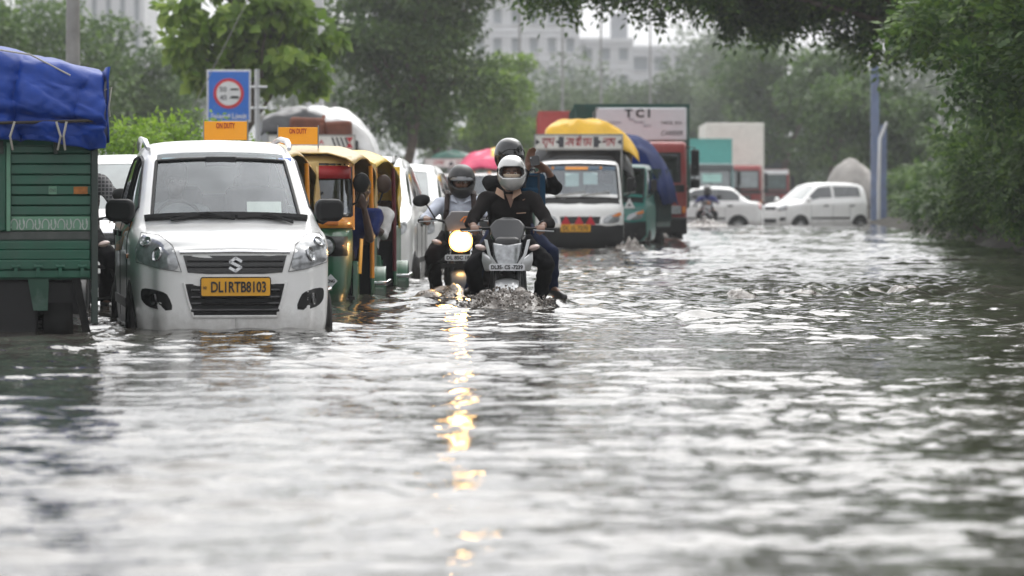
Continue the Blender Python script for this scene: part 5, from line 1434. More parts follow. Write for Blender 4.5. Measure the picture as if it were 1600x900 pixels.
def tci_sign(t, b0, bw, bh):
    z0, z1, xa, xb = 2.42, 3.10, -.76, 1.16
    f = b0 - .05
    bd = MB().box((.20, f, (z0 + z1) / 2 + .0), (1.94, .05, z1 - z0 + .02)).build('sign_board', mat('lilac white board', (.84, .86, .90), .5, var=.03, dirt=.03), t, bevel=.04)
    text('T C I', .3, INK, bd, (.12, f - .03, 2.99), width=.54, height=.18, bold=.012)
    GI = mat('faded sign ink', (.28, .28, .34), .6)
    for s_, xx, zz, ww, hh in (('TRANSPORT', -.42, 2.79, .40, .05), ('PACK', -.0, 2.86, .12, .05), ('MOVERS', .16, 2.80, .22, .05), ('BEST', .34, 2.72, .17, .05), ('PARCEL', .76, 2.79, .25, .06), ('BOX', 1.0, 2.785, .14, .06), ('CARRIER', .86, 2.57, .46, .10)):
        text(s_, .1, GI if hh < .06 else DARKSIGN, bd, (xx, f - .03, zz), width=ww, height=hh, shear=.2 if hh > .08 else 0)
    MB().tube([(-.80, f - .02, 2.45), (-.82, f - .02, 3.0), (-.72, f - .02, 3.1)], .018, 6).build('sign_rail', GREYM, t)
Y = 77.4
tt = big_truck('red cabbed lorry with dark green body and white TCI board', 2.56, Y, 0, REDT, mat('deep green body', rgb(18, 78, 66), .5, var=.1, dirt=.3), bw=2.42, bh=3.16, bl=6.5, b0=1.7, cab_w=2.2, cab_h=2.36, sign=tci_sign, screen=WINDG)
big_truck('red container lorry behind the green body of the TCI lorry', 1.96, 101, 0, REDT, mat('container red', rgb(176, 66, 62), .5, var=.1, dirt=.15), bw=2.4, bh=3.55, bl=7, b0=2.0)
big_truck('teal topped lorry with grey cab and red window frame behind the far motorcyclist', 7.95, 148, R(3), mat('grey teal cab', rgb(120, 150, 150), .5, var=.08), mat('pale teal box', rgb(84, 168, 160), .5, var=.06), bw=2.1, bh=3.5, bl=5, b0=1.8, cab_w=1.9, cab_h=2.5, visor=mat('truck dark visor', (.05, .06, .06), .5), papers=True, cab_band=REDT)
big_truck('tall cream container lorry with red cab behind the teal one', 9.85, 162, R(-1), REDT, mat('cream container', rgb(234, 231, 222), .55, var=.05, dirt=.15), bw=2.6, bh=4.45, bl=9, b0=2.2, front_ribs=False)
big_truck('red and white fronted lorry last in the far queue', 13.0, 188, 0, mat('dull red cab', rgb(150, 50, 50), .5), mat('dark lorry body', rgb(70, 84, 84), .6), bw=2.3, bh=3.4, bl=6, visor=SIGNW)

# ------------------------------------------------------------------ blue covered truck at the left edge, seen from behind
GATE = mat('gate green paint', rgb(16, 80, 60), .5, var=.15, scale=4, coat=.05, mud=.6, dirt=.5, dirtcol=(.045, .06, .05))
GATEL = mat('pale worn green paint', rgb(96, 140, 116), .6, var=.15, scale=5, dirt=.3)
def covered_truck():
    t = thing('cargo_truck', 'green cargo truck at the left edge, tailgate towards us under a blue tarpaulin', 'truck', (-3.64, 25.25, ROAD), R(8.2))
    hw = .80; z = lambda cy: 1.24 - (200 + cy / 2.725 - 305) / 229
    rows = [75, 110, 155, 200, 245, 288, 332, 375]
    MB().span(-hw, hw, .03, .06, z(640), z(70)).build('tailgate', GATE, t)
    pm = None
    for a, b_ in zip(rows[:-1], rows[1:]):                # pressed planks with a lip each
        zt, zb = z(a), z(b_)
        o = MB().loft([[(.22, .03, zt), (.22, .016, zt - .004), (.22, .010, zb + .012), (.22, .022, zb + .003), (.22, .03, zb)], [(.755, .03, zt), (.755, .016, zt - .004), (.755, .010, zb + .012), (.755, .022, zb + .003), (.755, .03, zb)]]).build('plank', GATE, t, smooth=20)
    o = MB().loft([[(.22, .03, z(375)), (.22, .008, z(380)), (.22, .004, z(435)), (.22, .03, z(440))], [(.755, .03, z(375)), (.755, .008, z(380)), (.755, .004, z(435)), (.755, .03, z(440))]]).build('painted_plank', GATEL, t)
    L = []
    for k in range(5):                                    # painted flourishes
        cx = .262 + k * .107
        L.append([(cx - .024 + .024 * math.cos(a), z(412) + .042 * math.sin(a) - .004) for a in np.linspace(3.6, -.6, 9)])
        L.append([(cx + .028 + .018 * math.cos(a), z(405) + .045 * math.sin(a)) for a in np.linspace(3.3, 6.6, 8)])
        L.append([(cx + .014, z(392)), (cx + .016, z(412))]); L.append([(cx + .038, z(388)), (cx + .040, z(408))])
    strokes(L, .007, mat('white flourish paint', (.42, .46, .43), .7), t, 'flourish', Matrix.Translation((0, .003, 0)), .004)
    MB().span(-.79, .185, -.012, .03, z(440), z(72)).build('side_board', GATE, t, bevel=.01)
    MB().span(.185, .215, -.022, .03, z(440), z(60)).build('board_edge', GATEL, t, bevel=.005)
    MB().span(-.75, .755, .012, .03, z(475), z(442)).build('slot_panel', mat('dark scuffed panel', (.045, .055, .05), .7, dirt=.4, dirtcol=(.16, .16, .15)), t)
    for a, b_, ou in ((482, 520, -.012), (520, 562, -.016), (562, 604, -.03), (606, 640, -.02)):
        MB().span(-.72, .755, ou, .03, z(b_), z(a)).build('plank', GATE, t, bevel=.008)
    for cx in (.25, .40, .55, .70):
        b = MB(); b.box((cx, -.035, z(600)), (.022, .03, .10)); b.cyl((cx - .03, -.04, z(590)), (cx + .03, -.04, z(590)), .014, n=8); b.build('hinge', GATE, t)
    for xx, w_ in ((.785, .045), (-.66, .05)):
        b = MB(); b.span(xx - w_ / 2, xx + w_ / 2, -.03, .05, z(640) if xx < 0 else .36, z(20)); b.build('post', mat('worn dark post', (.025, .04, .034), .6, dirt=.3, dirtcol=(.08,.08,.07)), t, bevel=.006)
    for xx in (-.2, .15, .52): MB().box((xx, -.02, z(82)), (.03, .035, .09)).build('latch', mat('worn dark post', (.025, .04, .034), .6, dirt=.3, dirtcol=(.08,.08,.07)), t, bevel=.005)
    stc = MB().box((.50, .004, z(265)), (.055, .006, .055)).build('gas_sticker', GATEL, t); text('CNG', .02, DARKSIGN, stc, (.50, -.001, z(265)), width=.045, height=.02)
    MB().box((.69, .004, z(265)), (.095, .006, .05)).build('orange_sticker', mat('dull orange sticker', rgb(150, 92, 34), .6, var=.3, scale=25), t)
    # body behind
    b = MB(); b.span(-hw, -hw + .04, .06, 2.9, .7, 1.6); b.span(hw - .04, hw, .06, 2.9, .7, 1.6); b.span(-hw, hw, .06, 2.9, .66, .7); b.build('cargo_body', GATE, t)
    MB().span(-.7, .7, .1, 4.2, .42, .64).build('chassis', BLACKP, t)
    b = MB(); b.prism([(3.0, .55), (4.4, .55), (4.4, 1.3), (4.15, 2.0), (3.0, 2.05)], 'X', -.76, .76); b.build('cab', GATE, t, bevel=.05)
    for s in (1, -1):
        for y in (.42, 3.75): wheel(t, (s * .53, y, .30), .30, .16, STEEL, 6)
        L = [[(s * xx, .42 + .37 * math.cos(a), .31 + .36 * math.sin(a)) for xx in (.44, .53, .64)] for a in np.linspace(-.1, PI + .1, 12)]
        MB().grid(L).build('mudguard', RUBBER, t, solid=.015)
    b = MB(); b.box((.70, .02, .46), (.055, .02, .44), (R(4), R(-11), 0)); b.build('mud_flap', RUBBER, t, bevel=.004)
    b = MB(); b.loft([[(.33, -.01, .67), (.475, -.01, .67), (.475, .02, .67), (.33, .02, .67)], [(.37, 0, .45), (.465, 0, .45), (.465, .02, .45), (.37, .02, .45)]]); b.build('mud_flap', mat('faded green rubber', rgb(30, 66, 52), .7, var=.2, dirt=.4, dirtcol=(.25, .28, .26)), t)
    b = MB(); b.span(-.78, .40, .03, .2, .26, .66); b.build('dark_underside_backing', BLACKP, t, bevel=.02)  # black backing box stands in for the shade under the tailgate
    b = MB(); b.cyl((.45, .2, .42), (.45, .2, .62), .05); b.build('spring_bracket', mat('rusty steel', (.12, .06, .03), .8, var=.4, dirt=.5), t)
    # tarpaulin: rear face with sagging folds, then over the load
    def f(u, v):
        x = -.98 + 1.83 * u
        e = abs((x + .05) / .93); edge_ = smooth1((x - .55) / .32)
        topz = 2.235 - .15 * smooth1((x - .05) / .85) - .05 * smooth1((-x - .3) / .6)
        if v < .55:
            q = v / .55
            zz = 1.60 + (topz - .13 - 1.60) * q; yy = -.13 - .06 * math.sin(q * PI) + .07 * q
        elif v < .7:
            q = (v - .55) / .15; a = q * PI / 2
            zz = topz - .13 + .13 * math.sin(a); yy = -.06 + .16 * (1 - math.cos(a))
        else:
            q = (v - .7) / .3; zz = topz + .06 * math.sin(q * PI) ; yy = .10 + 2.7 * q
        ph_ = x * 8.2 + .5 * math.sin(v * 5) + .9 * math.sin(x * 4); fold = 1 - abs(math.sin(ph_)) ** .6; pinch = math.exp(-((v - .21) / .035) ** 2)
        damp = min(1, (1 - v) / .5) if v > .5 else 1
        yy += (.085 * fold + .05 * pinch + .010 * wr(x * 2.6, v * 3.5, .4) + .006 * wr(x * 6.5 + v * 3, v * 8 - x * 2, 2.1)) * damp * (1 if v < .7 else .3)
        zz += .016 * wr(x * 2, v * 4, 1.3) + (-.035 * fold if v < .02 else 0) + (.03 * math.sin(x * 6) if v < .05 else 0)
        xx = x + .012 * wr(v * 4, x * 3, .9)
        if x > .84: zz -= .30 * smooth1((x - .84) / .04) * (1 if v > .55 else v / .55)
        return (xx, yy, zz)
    tb = tarp_grid(f, 110, 70, 'tarpaulin', mat('blue load tarpaulin', (.0025, .040, .27), .5, var=.25, scale=2.5, bump=.5, bscale=8, spec=.3, dirt=.35, dirtcol=(.02, .03, .10)), t)
    def side(u, v): return (.875 + .012 * wr(u * 6, v * 4, .2), -.04 + 2.8 * u, 1.60 + .52 * v)
    tarp_grid(side, 14, 8, 'tarpaulin_side', MATS['blue load tarpaulin'], t)
    ROPE = mat('pale rope', (.45, .43, .38), .9)
    MB().tube([(-.9, -.13, 1.74), (-.3, -.17, 1.72), (.3, -.16, 1.735), (.8, -.10, 1.75)], .012, 6).build('rope', mat('dark rope', (.04, .035, .03), .9), t)
    for xx, a in ((.24, -.03), (.52, .03), (.59, -.02), (-.35, .04)):
        MB().tube([(xx, -.18, 1.74), (xx + a, -.17, 1.64), (xx + a * .4, -.10, 1.55)], .008, 5).build('tie_cord', ROPE, t)
    MB().tube([(.83, -.02, 1.95), (.90, -.03, 1.98), (.88, -.03, 1.84), (.89, 0, 1.78)], .006, 5).build('tie_cord', ROPE, t)
    MB().tube([(-.5, -.08, 1.42), (-.58, -.09, 1.62)], .008, 5).build('tie_cord', ROPE, t)
    MB().tube([(.1, .02, 2.24), (.35, -.02, 2.2), (.62, -.03, 2.06)], .006, 5).build('tie_cord', ROPE, t)
    return t
covered_truck()
# ================================================================== PEOPLE
def capsule(b, p0, p1, r0, r1, n=12):
    p0, p1 = Vector(p0), Vector(p1); d = p1 - p0
    if d.length < 1e-5: b.ell(p0, (r0, r0, r0), n, 7); return
    d.normalize(); pts, rs = [], []
    for a in (80, 60, 35, 10): pts.append(p0 - d * r0 * math.sin(R(a))); rs.append(r0 * math.cos(R(a)))
    for a in (10, 35, 60, 80): pts.append(p1 + d * r1 * math.sin(R(a))); rs.append(r1 * math.cos(R(a)))
    b.tube(pts, rs, n)
def chain(b, pts, rs):
    for i in range(len(pts) - 1): capsule(b, pts[i], pts[i + 1], rs[i], rs[i + 1])
def bake(b, name, m, parent, voxel=.012, smooth=6, wrinkle=0., wseed=0.):
    o = b.build(name, m, None, smooth=0)
    k = o.modifiers.new('union', 'REMESH'); k.mode = 'VOXEL'; k.voxel_size = voxel; k.use_smooth_shade = True
    k = o.modifiers.new('relax', 'SMOOTH'); k.iterations = smooth; k.factor = .5
    dg = bpy.context.evaluated_depsgraph_get()
    me = bpy.data.meshes.new_from_object(o.evaluated_get(dg))
    old = o.data; bpy.data.objects.remove(o); bpy.data.meshes.remove(old)
    if wrinkle:
        V = np.empty(len(me.vertices) * 3, np.float32); me.vertices.foreach_get('co', V); V = V.reshape(-1, 3)
        N = np.empty(len(me.vertices) * 3, np.float32); me.vertices.foreach_get('normal', N); N = N.reshape(-1, 3)
        x, y, z = V.T * 1.0
        w_ = np.sin(z * 46 + 3 * np.sin(x * 17 + wseed) + 2 * np.sin(y * 13)) * .5 + np.sin(x * 31 - z * 24 + 2 * np.sin(y * 21 + wseed)) * .5
        V += N * (w_ * wrinkle)[:, None]; me.vertices.foreach_set('co', V.ravel())
    me.polygons.foreach_set('use_smooth', np.ones(len(me.polygons), bool)); me.update()
    me.name = name
    return mesh_obj(name, me, parent)
def hand(b, wrist, palm_dir, normal, side, curl=.9, s=1.0, hold=None):
    'palm with four unequal curled fingers and a thumb from its side'
    w_ = Vector(wrist); d = Vector(palm_dir).normalized(); nn = Vector(normal); nn = (nn - d * nn.dot(d)).normalized(); lat = d.cross(nn) * side
    pc = w_ + d * .05 * s
    for q in (-.028, -.009, .010, .028):
        capsule(b, w_ + d * .012 * s + lat * q * .7 * s, w_ + d * .085 * s + lat * q * s, .015 * s, .0125 * s, 8)
    for q, L in ((-.031, .066), (-.010, .078), (.011, .074), (.030, .058)):
        p = w_ + d * .088 * s + lat * q * s; dir_ = d.copy(); r_ = .0105 * s
        for i, f in enumerate((.42, .34, .26)):
            ang = curl * (.75 + .35 * i); dir_ = (dir_ * math.cos(ang * .62) - nn * math.sin(ang * .62)).normalized()
            p2 = p + dir_ * L * f * s; capsule(b, p, p2, r_, r_ * .9, 8); p, r_ = p2, r_ * .9; nn = (nn * math.cos(ang * .62) + d * 0).normalized() if False else nn
    p = w_ + d * .022 * s - lat * .032 * s; q = p + (d * .028 - lat * .026 - nn * .012) * s; capsule(b, p, q, .014 * s, .012 * s, 8)
    capsule(b, q, q + (d * .030 - lat * .006 - nn * .018 * (1 + curl)) * s, .012 * s, .010 * s, 8)
def head(b, c, face, tilt=0., s=1.0):
    'head with brow, nose, lips, chin and ears; c = centre of skull, face = horizontal angle (0 looks along -Y)'
    M0 = b.M.copy(); b.M = M0 @ Matrix.Translation(c) @ Matrix.Rotation(face, 4, 'Z') @ Matrix.Rotation(tilt, 4, 'X') @ Matrix.Scale(s, 4)
    b.ell((0, .012, .035), (.076, .096, .092), 18, 12); b.ell((0, -.018, -.035), (.062, .074, .085), 16, 11)
    b.ell((0, -.066, -.092), (.026, .022, .02)); capsule(b, (0, -.086, .012), (0, -.104, -.024), .009, .015, 8); b.ell((0, -.094, -.027), (.02, .014, .01))
    capsule(b, (-.045, -.072, .026), (.045, -.072, .026), .012, .012, 8)
    capsule(b, (-.022, -.084, -.058), (.022, -.084, -.058), .008, .008, 8); capsule(b, (-.018, -.083, -.069), (.018, -.083, -.069), .008, .008, 8)
    for sx in (1, -1):
        b.ell((sx * .078, .012, -.005), (.010, .02, .034)); b.ell((sx * .046, -.062, -.02), (.022, .02, .02))
    b.M = M0
def eyes(parent, c, face, tilt=0., s=1.0):
    T = Matrix.Translation(c) @ Matrix.Rotation(face, 4, 'Z') @ Matrix.Rotation(tilt, 4, 'X') @ Matrix.Scale(s, 4)
    for sx in (1, -1):
        b = MB(); b.M = T; b.ell((sx * .031, -.077, .004), (.014, .011, .009), 12, 8); e = b.build('eye', mat('eye white', (.5, .47, .43), .3), parent)
        b = MB(); b.M = T; b.ell((sx * .031, -.086, .004), (.0062, .004, .0062), 10, 6); b.build('iris', INK, e)
        b = MB(); b.M = T; capsule(b, (sx * .014, -.088, .026), (sx * .05, -.078, .028), .005, .004, 6); b.build('eyebrow', mat('black hair', (.012, .011, .010), .6), parent)
CLOTH = lambda name, c, v=.15: mat(name, c, .85, var=v, scale=12, bump=.25, bscale=90, spec=.08)
def figure(label, loc, rz, J, shirt, trousers, skin=SKIN, helmet=None, hair=True, voxel=.013, sleeve=1.0, face=0., tilt=0., shoe=None, curl=(1.1, 1.1), hn=None, s=1.0, face_vis=True, shirt_w=1.0, name='person', bare=None):
    'J: joints in local metres: pel, chest, neck, head, shL/shR, elL/elR, haL/haR, hipL.., knL/knR, anL/anR, toL/toR (L = picture left)'
    t = thing(name, label, 'person', loc, rz)
    t.scale = (s, s, s)
    V = {k: Vector(v) for k, v in J.items()}
    b = MB(); up = (V['neck'] - V['pel']).normalized()
    chain(b, [V['pel'], V['pel'].lerp(V['chest'], .5), V['chest']], [.125, .12, .13])
    chain(b, [V['chest'], V['neck']], [.10, .058]); chain(b, [V['neck'], V['head'] + Vector((0, .01, -.05))], [.056, .052])
    head(b, V['head'], face, tilt)
    for S_, sg in (('L', -1), ('R', 1)):
        sh_, el, ha = V['sh' + S_], V['el' + S_], V['ha' + S_]
        chain(b, [V['chest'].lerp(V['neck'], .6), sh_], [.075, .062]); chain(b, [sh_, sh_.lerp(el, .4), el], [.058, .052, .041])
        chain(b, [el, el.lerp(ha, .3), ha], [.041, .042, .027])
        d = (ha - el).normalized(); nrm = (hn or {}).get(S_, (0, -.2, 1)); pd = (hn or {}).get('d' + S_, d)
        hand(b, ha, pd, nrm, -sg, curl[0 if S_ == 'L' else 1])
        hip = V['pel'] + (V['shR'] - V['shL']).normalized() * .095 * sg + Vector((0, 0, -.03))
        kn, an = V['kn' + S_], V['an' + S_]; to = V.get('to' + S_, an + Vector((0, -.16, -.06)))
        chain(b, [hip, hip.lerp(kn, .5), kn], [.095, .078, .056]); chain(b, [kn, kn.lerp(an, .3), an], [.055, .056, .038]); chain(b, [an, to], [.04, .028])
    bake(b, 'body', skin, t, voxel * .75)
    eyes(t, V['head'], face, tilt)
    # shirt
    b = MB(); w = shirt_w
    acr = (V['shR'] - V['shL']).normalized()
    for q in (-.07, .07):
        chain(b, [V['pel'] + acr * q + Vector((0, 0, -.04)), V['pel'].lerp(V['chest'], .5) + acr * q, V['chest'] + acr * q * 1.15], [.118 * w, .112 * w, .118 * w])
    chain(b, [V['pel'], V['pel'].lerp(V['chest'], .5), V['chest'], V['chest'].lerp(V['neck'], .8)], [.14, .136, .142, .082])
    for S_, sg in (('L', -1), ('R', 1)):
        sh_, el, ha = V['sh' + S_], V['el' + S_], V['ha' + S_]
        chain(b, [V['chest'] + acr * sg * .07, sh_ - acr * sg * .03], [.11, .078]); chain(b, [V['chest'].lerp(V['neck'], .7), sh_], [.075, .068])
        if sleeve > 1: chain(b, [sh_, sh_.lerp(el, .5), el, el.lerp(ha, sleeve - 1)], [.072, .066, .056, .045])
        else: chain(b, [sh_, sh_.lerp(el, sleeve)], [.072, .066])
    bake(b, 'shirt', shirt, t, voxel, wrinkle=.007, wseed=loc[0] if hasattr(loc, '__getitem__') else 0)
    b = MB(); hp = V['pel']
    chain(b, [hp - acr * .07, hp + acr * .07], [.125, .125])
    for S_, sg in (('L', -1), ('R', 1)):
        hip = hp + acr * .095 * sg + Vector((0, 0, -.03)); kn, an = V['kn' + S_], V['an' + S_]
        chain(b, [hip, hip.lerp(kn, .5), kn], [.112, .094, .074]); chain(b, [kn, kn.lerp(an, .35), kn.lerp(an, .93)], [.073, .072, .062])
    bake(b, 'trousers', trousers, t, voxel, wrinkle=.008, wseed=2.)
    b = MB()
    for S_, sg in (('L', -1), ('R', 1)):
        an = V['an' + S_]; to = V.get('to' + S_, an + Vector((0, -.16, -.06)))
        b = MB(); chain(b, [an + Vector((0, .02, -.02)), an.lerp(to, .6) + Vector((0, 0, -.015)), to], [.048, .046, .038]); bake(b, 'shoe', shoe or mat('black shoe leather', (.02, .019, .018), .35, var=.2), t, voxel)
    if hair and not helmet:
        b = MB(); b.M = Matrix.Translation(V['head']) @ Matrix.Rotation(face, 4, 'Z') @ Matrix.Rotation(tilt, 4, 'X')
        L = []
        for i in range(11):
            th = R(8 + 10.2 * i)
            L.append([(.084 * math.sin(th) * math.cos(a) * (1 + .03 * math.sin(a * 9)), .016 + .104 * math.sin(th) * math.sin(a), .042 + .099 * math.cos(th) + (.03 * max(0, -math.sin(a)) * (th / 2))) for a in np.linspace(0, 2 * PI, 29)[:-1]])
        b.loft(L, True, True, False); b.build('hair', mat('black hair', (.012, .011, .010), .6), t, solid=.006)
    if helmet: helmet(t, V['head'], face, tilt)
    return t, V
def helmet_maker(shell, visor=None, vis_rng=(-14, 24), raised=False, trim=None, stripe=None, mouthmask=None, text_=None, sc=1.0):
    def f(t, c, face, tilt):
        T = Matrix.Translation(c + Vector((0, .0, .01))) @ Matrix.Rotation(face, 4, 'Z') @ Matrix.Rotation(tilt, 4, 'X') @ Matrix.Scale(sc, 4)
        def P(az, el, k=1.0):                             # az 0 = front
            a, e = R(az), R(el)
            rx, ry, rz = .124, .152, .150
            fr = max(0, math.cos(a)); lowf = smooth1((-el - 5) / 35)
            r_ = k * (1 + .06 * fr ** 3 * lowf)
            ce = max(math.cos(e), 0) ** .85
            return Vector((rx * r_ * math.sin(a) * ce, -ry * r_ * math.cos(a) * ce + .012, rz * r_ * math.sin(e) - .02 * lowf * fr))
        NA, els = 72, list(np.linspace(-56, 88, 40))
        b = MB(); b.M = T
        G = [[P(az, el) for az in np.linspace(-180, 180, NA + 1)] for el in els]
        vs = [p for r_ in G for p in r_]; fs = []
        for i in range(len(els) - 1):
            for j in range(NA):
                az = -180 + 360 * (j + .5) / NA; el = (els[i] + els[i + 1]) / 2
                lo, hi = vis_rng; q = abs(az) / 62
                if q < 1:
                    hh = (hi - lo) / 2 * (1 - q ** 3.5) ** .6; mid = (hi + lo) / 2
                    if abs(el - mid) < hh: continue
                if abs(az) > 120 and el < -48: continue
                fs.append((i * (NA + 1) + j, i * (NA + 1) + j + 1, (i + 1) * (NA + 1) + j + 1, (i + 1) * (NA + 1) + j))
        b.add(vs, fs); h = b.build('helmet', shell, t, solid=.018, smooth=60)
        b = MB(); b.M = T
        lo, hi = vis_rng; ring = []
        for k in range(40):
            a = 2 * PI * k / 40; q = math.cos(a); az = 62 * math.copysign(abs(q) ** .8, q); s_ = math.copysign((1 - min(1, abs(az) / 62) ** 3.5) ** .6, math.sin(a))
            ring.append(P(az, (hi + lo) / 2 + s_ * (hi - lo) / 2, 1.005))
        b.tube(ring, .006, 6, True); b.build('opening_trim', trim or BLACKP, h)
        ln = MB(); ln.M = T; ln.ell((0, .014, .02), (.108, .130, .125), 18, 12)
        if visor:
            lo2, hi2 = (lo - 1, hi + 3) if not raised else (hi - 15, hi + 26)
            b = MB(); b.M = T; b.grid([[P(az, el, 1.035) for az in np.linspace(-68, 68, 25)] for el in np.linspace(lo2, hi2, 9)])
            b.build('visor', visor, h, solid=.003)
        for sx in (1, -1):
            b = MB(); b.M = T; p = P(sx * 74, 8, 1.03); b.ell(p, (.012, .024, .024), 12, 8); b.build('visor_pivot', trim or BLACKP, h)
        if stripe:
            b = MB(); b.M = T; b.grid([[P(az, el, 1.012) for az in np.linspace(-4 - 46, -42, 4)] for el in np.linspace(-20, 50, 12)]); b.build('stripe', stripe, h, solid=.002)
        if mouthmask:
            b = MB(); b.M = Matrix.Translation(c) @ Matrix.Rotation(face, 4, 'Z') @ Matrix.Rotation(tilt, 4, 'X')
            b.grid([[(.074 * math.sin(a), -.112 * math.cos(a) ** .7 - .0 + .012 * (z < -.05), z) for a in np.linspace(-1.25, 1.25, 15)] for z in (-.10, -.07, -.04, -.012, .0)]); b.build('face_mask', mouthmask, t, solid=.004)
        if text_:
            for body_, el, ww in text_:
                p = T @ P(0, el, 1.02); text(body_, .02, REDINK if el > 0 else INK, h, p + Vector((0, -.004, 0)), (R(90 - el * .8 if el > 0 else 100), 0, 0), width=ww, height=.012)
    return f

# ================================================================== MOTORBIKES
def motorbike(label, loc, rz, style='sport', s=1.0, lit=False, plate=None, steer=0.0, group=None):
    t = thing('motorbike', label, 'motorbike', loc, rz, group); t.scale = (s, s, s)
    silver, dark = SILVERP, mat('dark bike plastic', (.014, .014, .015), .4, var=.12, coat=.1)
    fw = wheel(t, (0, .30, .25), .27, .10, BLACKP, 6, 'front_wheel'); wheel(t, (0, 1.60, .30), .30, .13, BLACKP, 6, 'rear_wheel')
    for sx in (1, -1):
        MB().tube([(sx * .09, .28, .25), (sx * .09, .40, .62)], .026, 10).build('fork_slider', dark, t)
        MB().tube([(sx * .09, .39, .58), (sx * .09, .54, .98)], .019, 10).build('fork_tube', CHROME, t)
    b = MB(); b.span(-.12, .12, .50, .58, .93, .97); b.span(-.12, .12, .42, .50, .68, .72); b.build('fork_clamp', BLACKP, t, bevel=.008)
    # mudguard hugging the tyre
    L = [[(x, .30 + (.29 - 2.4 * x * x) * math.cos(a), .25 + (.29 - 2.4 * x * x) * math.sin(a)) for x in np.linspace(-.10, .10, 11)] for a in np.linspace(R(38), R(178), 18)]
    MB().grid(L).build('mudguard', silver if style == 'sport' else dark, t, solid=.008)
    MB().tube([(-.08, .30, .50), (.08, .30, .50)], .012, 6).build('mudguard_stay', BLACKP, t)
    # engine, frame, tank, seat, tail
    b = MB(); b.box((0, .86, .46), (.30, .34, .30)); b.cyl((0, .70, .5), (0, .60, .66), .09, .085); b.build('engine', mat('engine metal', (.06, .06, .062), .45, .5, var=.2), t, bevel=.03, seg=3)
    for k in range(5): MB().box((0, .66 - .018 * k, .52 + .03 * k), (.25, .20, .008), (R(-30), 0, 0)).build('cooling_fin', STEEL, t)
    b = MB()
    for sx in (1, -1): b.tube([(sx * .03, .56, .92), (sx * .13, .72, .68), (sx * .14, .95, .42), (sx * .12, 1.2, .38)], .02, 7); b.tube([(sx * .06, .60, .88), (sx * .11, .95, .76), (sx * .10, 1.6, .86)], .018, 7)
    b.build('frame', BLACKP, t)
    secs = []
    for y, w_, zb, zt in ((.60, .07, .86, .95), (.68, .13, .80, 1.0), (.80, .155, .77, 1.03), (.95, .14, .77, 1.0), (1.08, .08, .77, .90), (1.12, .04, .78, .86)):
        zc, hh = (zb + zt) / 2, (zt - zb) / 2; secs.append([(w_ * math.copysign(abs(math.cos(a)) ** .7, math.cos(a)), y, zc + hh * math.copysign(abs(math.sin(a)) ** .8, math.sin(a))) for a in np.linspace(0, 2 * PI, 21)[:-1]])
    MB().loft(secs).build('tank', dark if style != 'sport' else mat('bike black paint', (.02, .02, .022), .2, coat=.8), t, smooth=60)
    secs = []
    for y, w_, z in ((1.02, .08, .80), (1.15, .13, .79), (1.35, .14, .83), (1.6, .12, .90), (1.75, .07, .93)):
        secs.append([(w_ * math.copysign(abs(math.cos(a)) ** .7, math.cos(a)), y, z + .045 * math.sin(a)) for a in np.linspace(0, 2 * PI, 17)[:-1]])
    MB().loft(secs).build('seat', mat('seat vinyl', (.018, .018, .018), .55), t, smooth=60)
    b = MB(); b.prism([(1.35, .72), (1.8, .88), (1.82, .84), (1.75, .62), (1.4, .60)], 'X', -.07, .07); b.build('tail', dark, t, bevel=.02)
    b = MB(); b.tube([(.13, .62, .42), (.15, .75, .25), (.16, 1.1, .24)], .022, 8); b.tube([(.16, 1.1, .25), (.18, 1.6, .34)], [.04, .055], 10); b.build('exhaust', STEEL, t)
    for sx in (1, -1):
        b = MB(); b.tube([(sx * .10, 1.02, .34), (sx * .27, 1.02, .34)], .016, 7); b.build('foot_peg', BLACKP, t)
        b = MB(); b.tube([(sx * .06, 1.6, .30), (sx * .07, 1.2, .36)], .022, 7); b.build('swing_arm', BLACKP, t)
    # handlebar
    hb = MB(); hb.tube([(-.36, .58, 1.0), (-.24, .54, 1.01), (-.10, .52, .985), (.10, .52, .985), (.24, .54, 1.01), (.36, .58, 1.0)] if style != 'sport' else [(-.38, .60, .945), (-.24, .54, .955), (-.1, .53, .965), (.1, .53, .965), (.24, .54, .955), (.38, .60, .945)], .012, 8); hb.build('handlebar', BLACKP, t)
    gz = 1.0 if style != 'sport' else .945
    for sx in (1, -1):
        MB().tube([(sx * .26, .548, gz + .005), (sx * .40, .602, gz - .003)], .018, 10).build('grip', RUBBER, t)
        MB().tube([(sx * .22, .50, gz), (sx * .27, .46, gz - .005), (sx * .39, .50, gz - .01)], .007, 6).build('lever', STEEL, t)
        if style != 'sport' or lit:
            MB().tube([(sx * .24, .55, gz + .02), (sx * .30, .52, gz + .12), (sx * .33, .50, gz + .16)], .007, 6).build('mirror_stalk', BLACKP, t)
            b = MB(); b.ell((sx * .37, .49, gz + .19), (.085, .025, .058), 16, 10, (0, sx * R(12), 0)); b.build('wing_mirror', BLACKP, t)
        # indicators
        b = MB(); b.ell((sx * .225, .36, .80), (.05, .045, .026), 12, 8, (0, sx * R(-14), 0)); o = b.build('indicator', mat('clear indicator', (.55, .42, .38), .2, coat=.8), t)
        MB().tube([(sx * .12, .40, .79), (sx * .19, .37, .80)], .011, 6).build('indicator_stalk', BLACKP, t)
